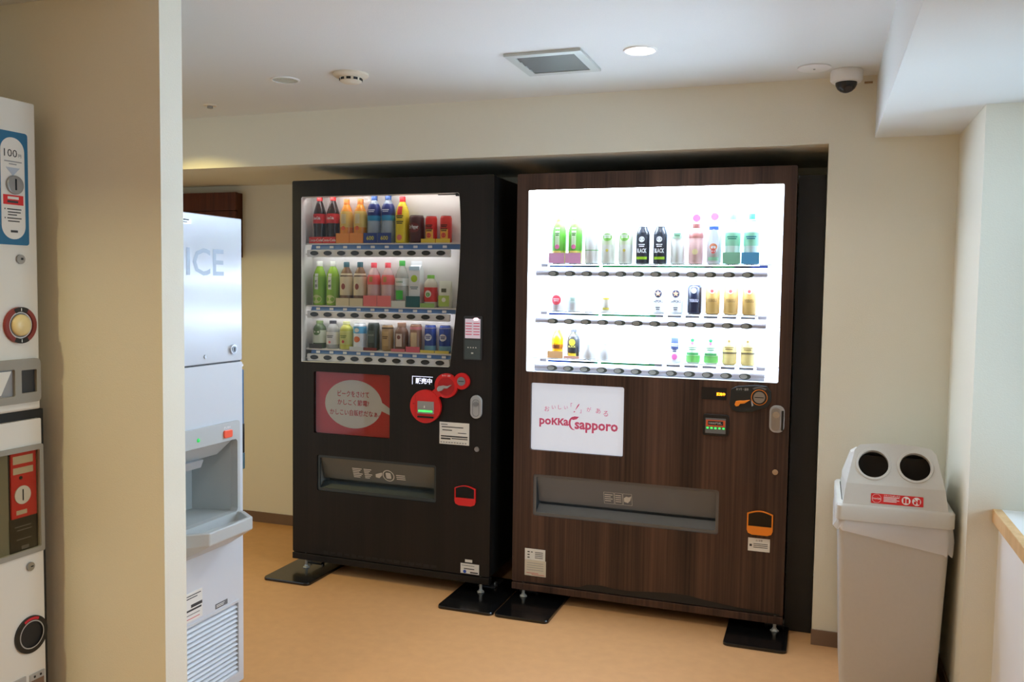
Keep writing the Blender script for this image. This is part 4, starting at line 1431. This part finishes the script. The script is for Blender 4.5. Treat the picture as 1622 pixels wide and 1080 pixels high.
lines(rp, 'paper_ivory', .0055, [(cu_(-1.746), cu_(-1.682), .858, .022), (cu_(-1.746), cu_(-1.682), .828, .018), (cu_(-1.738), cu_(-1.704), .712, .012)])
P('coin_disc', 'white_plastic', rp, circle(cu_(-1.718), .760, .0255, 26), .0030, .0062)
P('coin_slot', 'ink_black', rp, rrect(cu_(-1.718) - .0018, .744, cu_(-1.718) + .0018, .776, .0015, 2), .0024, .0032)
P('panel_screw', 'ink_black', rp, circle(cu_(-1.722), .808, .005, 12), .0045, .0062)
bp = B('instruction_panel', 'black_plastic', low, cu_(-1.757), .008, .600, cu_(-1.668), .0112, .697)
lines(bp, 'mid_grey', .0075, [(cu_(-1.742), cu_(-1.690), .672, .003), (cu_(-1.736), cu_(-1.688), .662, .003), (cu_(-1.738), cu_(-1.690), .636, .003), (cu_(-1.722), cu_(-1.698), .612, .010)])
kl = P('key_lock', 'dull_metal', low, circle(cu_(-1.704), .555, .012, 18), -.006, .001)
B('key_hole', 'ink_black', kl, cu_(-1.704) - .001, -.0066, .5535, cu_(-1.704) + .007, -.0058, .5565)
mb = MB()
holed_panel(mb, [circle(cu_(-1.706), .362, .052, 36), circle(cu_(-1.706), .362, .037, 36)], -.006, .001)
cp = mb.build('delivery_cup', 'black_plastic', low)
P('cup_well', 'ink_black', cp, circle(cu_(-1.706), .362, .037, 30), -.0016, -.0006)
v, f = fill2d([circle(cu_(-1.706), .362, .0395, 36), circle(cu_(-1.706), .362, .0365, 36)])
MB().sheet(v, f, -.0066).build('cup_ring', 'silver_plastic', cp)
v, f = fill2d([[(cu_(-1.706) + rr * math.cos(R(a)), .362 + rr * math.sin(R(a))) for rr, a in [(.049, a) for a in range(60, 121, 6)] + [(.0415, a) for a in range(120, 59, -6)]]])
MB().sheet(v, f, -.0066).build('cup_print', 'ink_red', cp)
bs = B('delivery_tray', 'silver_plastic', low, cu_(-1.713), -.004, .150, cu_(-1.664), .001, .246)
B('tray_opening', 'baseboard', bs, cu_(-1.710), -.0046, .150, cu_(-1.668), -.0038, .228)
for dx in (.010, .030):
    P('tray_hole', 'ink_black', bs, circle(cu_(-1.708) + dx, .237, .0035, 12), -.0046, -.0036)
B('side_slot', 'silver_plastic', low, cu_(-1.86), -.004, .160, cu_(-1.726), .001, .250)

upp = root('coin_vending_machine', 'white coin machine with blue 100 yen label standing on the black cabinet', 'coin machine', (CX, CY, .9905), R(90))
zo = .9905
B('cabinet', 'enamel_white', upp, 0, .010, 0.0005, CW, .48, 1.836 - zo, bevel=.004)
B('front_door', 'enamel_white', upp, 0, 0, .006, CW - .012, .012, 1.834 - zo, bevel=.002)
lb = P('blue_label', 'label_blue', upp, rrect(cu_(-1.90), 1.446 - zo, cu_(-1.686), 1.748 - zo, .008, 4), -.0015, .001)
pc = cu_(-1.734)
P('white_pill', 'paper', lb, rrect(pc - .0365, 1.461 - zo, pc + .0365, 1.732 - zo, .036, 8), -.0022, -.001)
T(lb, 'ink', -.0026, ('100', pc - .006, 1.690 - zo, dict(width=.040, height=.020)), ('円', pc + .022, 1.685 - zo, dict(height=.009)))
lines(lb, 'grey_plastic', -.0026, [(pc - .026, pc + .028, 1.668 - zo, .003), (pc - .012, pc + .012, 1.661 - zo, .003)])
mat('tri_grey', (176, 186, 200), 0.5)
P('arrow', 'tri_grey', lb, [(pc - .022, 1.652 - zo), (pc, 1.630 - zo), (pc + .022, 1.652 - zo)], -.0026, -.002)
cs = P('coin_plate', 'dull_metal', lb, circle(pc + .003, 1.606 - zo, .025, 28), -.010, -.001, .002)
P('coin_slot', 'ink_black', cs, rrect(pc, 1.592 - zo, pc + .005, 1.622 - zo, .001, 2), -.0108, -.0095)
rl = B('red_tab', 'red_print', lb, pc - .031, -.0026, 1.553 - zo, pc + .031, -.0021, 1.579 - zo)
lines(rl, 'paper', -.0030, [(pc - .018, pc + .016, 1.571 - zo, .007)])
lines(rl, 'ink', -.0030, [(pc - .019, pc + .014, 1.561 - zo, .006)])
lines(lb, 'ink', -.0026, [(pc - .028, pc - .025, 1.541 - zo, .004), (pc - .020, pc + .024, 1.541 - zo, .003), (pc - .018, pc + .022, 1.533 - zo, .003), (pc - .018, pc + .010, 1.526 - zo, .003),
                          (pc - .028, pc - .025, 1.517 - zo, .004), (pc - .020, pc + .024, 1.517 - zo, .003), (pc - .018, pc + .018, 1.509 - zo, .003), (pc - .010, pc + .012, 1.482 - zo, .006)])
kl = P('key_lock', 'dull_metal', upp, circle(cu_(-1.716), 1.408 - zo, .0125, 18), -.006, .001)
B('key_hole', 'ink_black', kl, cu_(-1.716) - .001, -.0066, 1.406 - zo, cu_(-1.716) + .006, -.0058, 1.412 - zo)
kc, kz = cu_(-1.723), 1.229 - zo
mb = MB()
holed_panel(mb, [circle(kc, kz, .0490, 40), circle(kc, kz, .038, 40)], -.010, .001)
kn = mb.build('knob_ring', 'knob_red', upp, .002)
for a0, a1 in ((62, 118), (242, 298)):
    v, f = fill2d([[(kc + .0495 * math.cos(R(a)), kz + .0495 * math.sin(R(a))) for a in range(a0, a1 + 1, 7)] +
                   [(kc + .0365 * math.cos(R(a)), kz + .0365 * math.sin(R(a))) for a in range(a1, a0 - 1, -7)]])
    MB().sheet(v, f, -.0104).build('ring_mark', 'black_plastic', kn)
lines(kn, 'white_print', -.0108, [(kc - .0012, kc + .0012, kz + .0425, .008), (kc - .0012, kc + .0012, kz - .0425, .008)])
P('knob_plate', 'enamel_white', kn, circle(kc, kz, .0362, 36), -.006, .001)
v, f = fill2d([circle(kc, kz, .033, 36), circle(kc, kz, .0300, 36)])
MB().sheet(v, f, -.0066).build('knob_groove', 'mid_grey', kn)
MB().lathe([(.030, 0), (.029, .006), (.024, .011), (.012, .014), (.0001, .0148)], 28, Matrix.Translation((kc, -.006, kz)) @ Matrix.Rotation(R(90), 4, 'X')).build('knob_dome', 'gold_dome', kn)
mb = MB()
hx0, hx1, hz0, hz1 = cu_(-1.728), cu_(-1.679), 1.043 - zo, 1.106 - zo
holed_panel(mb, [rrect(cu_(-1.98), 1.016 - zo, cu_(-1.666), 1.136 - zo, .012, 4), rrect(hx0, hz0, hx1, hz1, .002, 2), rrect(cu_(-1.93), hz0 - .006, cu_(-1.748), hz1 + .004, .004, 2)], -.012, .001)
fp = mb.build('delivery_panel', 'enamel_grey', upp)
B('delivery_well', 'dark_grey', fp, hx0, -.0030, hz0, hx1, -.0008, hz1)
B('delivery_well', 'grey_plastic', fp, cu_(-1.93), -.0030, hz0 - .006, cu_(-1.748), -.0008, hz1 + .004)
P('delivery_flap', 'enamel_white', fp, [(cu_(-1.93), hz0), (cu_(-1.79), hz0), (cu_(-1.757), hz1), (cu_(-1.93), hz1)], -.0095, -.0085)

# ------------------------------------------------------------------ litter bin
mat('bin_grey', (198, 196, 192), 0.5, noise=0.03, nscale=90)
mat('bin_lid', (206, 204, 198), 0.45, noise=0.02, nscale=90)
mat('bag_film', (232, 232, 234), 0.35, alpha=0.62)
mat('bin_shade', (52, 44, 38), 0.7)  # dark tone painting the shade inside the bin
bx0, bx1, by0, by1 = 1.296, 1.652, -.474, -.066
bcx, bcy = (bx0 + bx1) / 2, (by0 + by1) / 2
lb_ = root('litter_bin', 'grey plastic litter bin with two round holes and red recycling sticker', 'bin', (bcx, bcy, 0))


def rr3(hx, hy, z, r=.020, seg=4):
    return [(x, y, z) for x, y in rrect(-hx, -hy, hx, hy, r, seg)]


hx, hy = (bx1 - bx0) / 2, (by1 - by0) / 2
body = MB()
body.loft([rr3(hx * .80, hy * .80, 0.0003), rr3(hx * .82, hy * .82, .02), rr3(hx * .945, hy * .955, .60)], cap1=False)
body.loft([rr3(hx * .93, hy * .94, .60), rr3(hx * .80, hy * .80, .03)], cap0=False, cap1=True)
body.build('bin_body', 'bin_grey', lb_)
rim = MB()
rim.loft([rr3(hx * .975, hy * .975, .600), rr3(hx, hy, .602), rr3(hx, hy, .648), rr3(hx * .975, hy * .975, .655), rr3(hx * .90, hy * .80, .657)], cap0=False, cap1=False)
rim.loft([rr3(hx * .97, hy * .97, .600), rr3(hx * .96, hy * .96, .640), rr3(hx * .90, hy * .80, .655)][::-1], cap0=False, cap1=False)
rim.build('lid_rim', 'bin_lid', lb_, 0)
# hood: lower front band, sloped facet with two holes, sides, top, back
yf0, yf1, yt = -hy + .006, -hy + .022, -hy + .085     # front at foot, at crease, at top
zf0, zf1, zt = .655, .722, .842
wf0, wf1, wt = hx * .885, hx * .83, hx * .66
hood = MB()
hood.add([(-wf0, yf0, zf0), (wf0, yf0, zf0), (wf1, yf1, zf1), (-wf1, yf1, zf1)], [(0, 1, 2, 3)])
ln = math.hypot(yt - yf1, zt - zf1)
xo = .004 + .0
h1, h2 = -.066, .060
top_arc = [(wt - .010 - (2 * wt - .02) * i / 10, ln + .010 * math.sin(math.pi * i / 10)) for i in range(11)]
outer = [(-wf1, 0), (wf1, 0), (wt + .006, ln - .018)] + top_arc + [(-wt - .006, ln - .018)]
hr = .0465
holes = [circle(h1, ln * .52, hr, 32), circle(h2, ln * .52, hr, 32)]
v, f = fill2d([outer] + holes)
fm = Matrix.Translation((0, yf1, zf1)) @ Matrix.Rotation(-math.atan2(yt - yf1, zt - zf1), 4, 'X')
hood.sheet(v, f, 0, fm)
for c in holes:
    hood.add([(x, 0, z) for x, z in c] + [(x, .014, z) for x, z in c], [((i + 1) % 32, i, 32 + i, 32 + (i + 1) % 32) for i in range(32)], True, fm)
# back silhouette is the front's mirror image
fo = [fm @ Vector((x, 0, z)) for x, z in outer]
edge = [Vector((-wf0, yf0, zf0))] + [fo[0]] + [fo[-1]] + fo[3:14][::-1] + [fo[2]] + [fo[1]] + [Vector((wf0, yf0, zf0))]
ridge_y = max(p.y for p in edge)
def ring_at(kx, y_top, y_foot, z_top):
    out = []
    for p in edge:
        t = (p.z - zf0) / (zt - zf0)
        out.append(Vector((p.x * (kx if t > .05 else 1.0), y_foot + (y_top - y_foot) * t, zf0 + (z_top - zf0) * t)))
    return out
rings = [edge, ring_at(1.02, -.085, -hy + .06, .826), ring_at(1.05, .00, -.02, .806), ring_at(1.05, .10, .12, .796), ring_at(1.0, .125, hy - .010, .765)]
for ra, rb in zip(rings, rings[1:]):
    for i in range(len(edge) - 1):
        hood.add([ra[i], ra[i + 1], rb[i + 1], rb[i]], [(0, 1, 2, 3)], True)
back = rings[-1]
hood.add(back, [list(range(len(back) - 1, -1, -1))])
hd = hood.build('lid_hood', 'bin_lid', lb_)
for c in (h1, h2):
    mb = MB()
    v, f = fill2d([circle(c, ln * .52, .0535, 34), circle(c, ln * .52, hr, 34)])
    mb.sheet(v, f, -.0035, fm)
    n = 34
    oc = circle(c, ln * .52, .0535, n)
    ii = circle(c, ln * .52, hr, n)
    mb.add([(x, -.0035, z) for x, z in oc] + [(x, .0006, z) for x, z in circle(c, ln * .52, .0550, n)], [(i, n + i, n + (i + 1) % n, (i + 1) % n) for i in range(n)], True, fm)
    mb.add([(x, -.0035, z) for x, z in ii] + [(x, .001, z) for x, z in ii], [((i + 1) % n, n + (i + 1) % n, n + i, i) for i in range(n)], True, fm)
    mb.build('hole_collar', 'bin_lid', hd)
MB().box(-wf1 * .96, yf1 + .07, .60, wf1 * .96, yf1 + .075, .72).build('inner_shade_sheet', 'bin_shade', lb_)  # dark sheet behind the holes, its colour stands for the shade inside
B('hood_shade_sheet', 'bin_shade', lb_, -wt, -hy + .120, .66, wt, -hy + .124, .800)  # second dark sheet, higher up, paints the hollow hood as shaded
# red sticker on the lower band
ang = math.atan2(yf1 - yf0, zf1 - zf0)
sm = Matrix.Translation((.003, yf0 - .0012, zf0)) @ Matrix.Rotation(-ang, 4, 'X')
stx0, stx1, stz0, stz1 = -.075, .081, .010, .042


def onband(mb, v, f, y):
    mb.sheet(v, f, y, sm)
    return mb


sk = onband(MB(), *fill2d([rrect(stx0, stz0, stx1, stz1, .003, 3)]), 0).build('recycling_sticker', 'red_print', lb_)
mb = MB()
v, f = fill2d([circle(.030, .026, .0132, 22)])
onband(mb, v, f, -.0005)
v, f = fill2d([circle(.061, .026, .0132, 22)])
onband(mb, v, f, -.0005)
mb.build('sticker_disc', 'white_print', sk)
mb = MB()
for x0, x1, z0, z1 in ((.022, .028, .018, .034), (.031, .038, .018, .032), (.053, .060, .017, .026), (.064, .071, .017, .033)):
    onband(mb, [(x0, z0), (x1, z0), (x1, z1), (x0, z1)], [(0, 1, 2, 3)], -.0010)
onband(mb, [(.0515, .034), (.053, .0355), (.0705, .018), (.069, .0165)], [(0, 3, 2, 1)], -.0012)
mb.build('sticker_icon', 'red_print', sk)
mb = MB()
v, f = text2d('Coca-Cola', 1.0, .02)
k = .024 / text_extent(v)[0]
onband(mb, [(-.058 + x * k, .026 + z * k * 1.3) for x, z in v], f, -.0006)
v, f = text2d('リサイクルボックス', 1.0, .02)
k = .048 / text_extent(v)[0]
onband(mb, [(-.012 + x * k, .037 + z * k) for x, z in v], f, -.0006)
for kk in range(4):
    x1 = .010 - (kk % 2) * .008
    z = .031 - kk * .0045
    onband(mb, [(-.037, z), (x1, z), (x1, z + .0020), (-.037, z + .0020)], [(0, 1, 2, 3)], -.0006)
mb.build('sticker_print', 'white_print', sk)
v, f = fill2d([circle(-.058, .026, .0142, 26), circle(-.058, .026, .0134, 26)])
onband(MB(), v, f, -.0006).build('sticker_ring', 'white_print', sk)
# white bag peeping out under the lid
random.seed(4)
lp0 = rr3(hx * .985, hy * .985, .604, .03, 6)
lp1, lp2 = [], []
for i, (x, y, z) in enumerate(lp0):
    t = (x + hx) / (2 * hx)
    drop = .030 + .062 * t + .006 * math.sin(i * 2.1)
    if y > 0:
        drop = .05 + .01 * math.sin(i * 1.3)
    k = 1.02 + .012 * math.sin(i * 1.7)
    flare = 1.06 if (x < -hx * .8 and y < 0) else 1.0
    lp1.append((x * k, y * k, .604 - drop * .5))
    lp2.append((x * (k - .01) * flare, y * (k - .005), .604 - drop))
mb = MB().loft([lp0, lp1, lp2], cap0=False, cap1=False)
mb.build('bin_bag', 'bag_film', lb_)

# ------------------------------------------------------------------ ceiling fittings


def downlight(x, y, label, lit, power, color=None, r=.049):
    t = root('downlight', label, 'downlight', (x, y, ZC))
    MB().lathe([(r + .007, -.0002), (r + .006, -.004), (r, -.005), (r - .001, -.001)], 32, caps=False).build('trim_ring', 'white_paint', t)
    if lit:
        MB().lathe([(.0001, -.0022), (r, -.0022)], 32, smooth=False, caps=False).build('lens', 'downlight_lens', t)
        l = bpy.data.lights.new('lamp', 'AREA')
        l.shape = 'DISK'
        l.size = .09
        l.energy = power
        l.color = color or WARM
        l.spread = R(132)
        o = bpy.data.objects.new('lamp', l)
        COL.objects.link(o)
        o.parent = t
        o.location = (0, 0, -.007)
    else:
        MB().lathe([(.0001, -.0006), (r * .55, -.0006), (r, -.0030)], 32, caps=False).build('reflector', 'reflector', t)
    return t


mat('downlight_lens', (255, 244, 214), 0.5, emit=9.0)
mat('reflector', (206, 212, 214), 0.2, 0.6)
downlight(.635, -.605, 'lit round downlight in the ceiling beside the air grille', True, DOWNLIGHT_POWER, NEUTRAL)
downlight(-.753, -.583, 'unlit round downlight between smoke detector and sprinkler cap', False, 0)
downlight(-1.60, -.43, 'lit warm downlight hidden above the ice machine behind the partition', True, DOWNLIGHT_POWER * 2.0, YELLOW)
for x, y, c in ((.55, -2.2, NEUTRAL), (-.75, -2.7, WARM), (.55, -3.9, NEUTRAL), (-.75, -4.3, WARM)):
    downlight(x, y, 'lit downlight in the hall ceiling behind the viewer', True, DOWNLIGHT_POWER * (1.9 if c is WARM else 1.1), c)['group'] = 'hall downlights'

vt = root('ceiling_grille', 'square metal air grille with slats in the ceiling', 'air grille', (.3185, -.546, ZC))
mat('grille_frame', (196, 200, 196), 0.4, 0.3)
mat('grille_slat', (92, 90, 82), 0.5, 0.2)
mb = MB()
vv, ff = fill2d([[(-.135, -.142), (.135, -.142), (.135, .142), (-.135, .142)], [(-.104, -.110), (.104, -.110), (.104, .110), (-.104, .110)]])
rotm = Matrix.Rotation(R(-90), 4, 'X')
fm2 = MB()
for z in (-.010, -.0004):
    fm2.add([(x, y, z) for x, y in vv], ff)
for lp in ([(-.135, -.142), (.135, -.142), (.135, .142), (-.135, .142)], [(-.104, -.110), (.104, -.110), (.104, .110), (-.104, .110)]):
    fm2.add([(x, y, -.010) for x, y in lp] + [(x, y, -.0004) for x, y in lp], [(i, (i + 1) % 4, 4 + (i + 1) % 4, 4 + i) for i in range(4)])
fm2.build('grille_frame', 'grille_frame', vt)
B('duct_shade', 'dark_grey', vt, -.104, -.110, -.0016, .104, .110, -.0004)  # flat dark plate, coloured like the shade of an open duct
for k in range(4):
    y = -.078 + k * .052
    s = MB().box(-.104, -.021, -.0008, .104, .021, .0008)
    o = s.build('slat', 'grille_slat', vt)
    o.location = (0, y, -.0062)
    o.rotation_euler = (R(-9), 0, 0)

sd = root('smoke_detector', 'round ivory smoke detector on the ceiling', 'smoke detector', (-.461, -.590, ZC))
MB().lathe([(.066, -.0003), (.066, -.008), (.060, -.012), (.046, -.016)], 36).build('base', 'cream_plastic', sd)
MB().lathe([(.042, -.016), (.041, -.029), (.030, -.034), (.0001, -.035)], 32).build('sensor_head', 'cream_plastic', sd)
for k in range(10):
    a = 2 * math.pi * k / 10
    o = MB().box(-.0080, -.0015, -.0042, .0080, .0015, .0042).build('sensor_slot', 'ink_black', sd)
    o.location = (.0415 * math.cos(a), .0415 * math.sin(a), -.0225)
    o.rotation_euler = (0, 0, a + R(90))

sp = root('sprinkler_cap', 'small flush sprinkler cap in the ceiling near the partition', 'sprinkler', (-1.354, -.272, ZC))
MB().lathe([(.030, -.0003), (.028, -.005), (.016, -.006)], 24).build('cap_plate', 'cream_plastic', sp)
MB().lathe([(.012, -.006), (.012, -.016), (.004, -.018)], 14).build('heat_bulb', 'dull_metal', sp)

pc_ = root('cover_plate', 'round white blank cover plate on the ceiling beside the dome camera', 'cover plate', (1.177, -.207, ZC))
MB().lathe([(.057, -.0003), (.057, -.003), (.053, -.0055), (.0001, -.006)], 36).build('plate', 'white_paint', pc_)
P_ = MB().lathe([(.004, -.006), (.004, -.0075), (.0001, -.0078)], 12).build('plate_screw', 'grey_plastic', pc_)

dc = root('dome_camera', 'white dome security camera with black dome under the ceiling', 'camera', (1.286, -.130, ZC))
MB().lathe([(.053, -.0003), (.055, -.006), (.055, -.034), (.050, -.041), (.040, -.043)], 36).build('housing', 'white_plastic', dc)
MB().lathe([(.037, -.042), (.036, -.052), (.030, -.064), (.020, -.073), (.008, -.078), (.0001, -.079)], 30).build('dome', 'black_plastic', dc)
MB().lathe([(.012, 0), (.012, .010)], 16, Matrix.Translation((.008, -.024, -.066)) @ Matrix.Rotation(R(125), 4, 'X')).build('lens', 'dark_grey', dc)
mat('clip_brown', (150, 122, 84), 0.6)
ct = B('cable_clip', 'clip_brown', None, 1.350, YB - .010, 2.112, 1.378, YB - .0022, 2.118)
tag(ct, 'tiny brown cable clip on the wall beside the dome camera', 'clip')
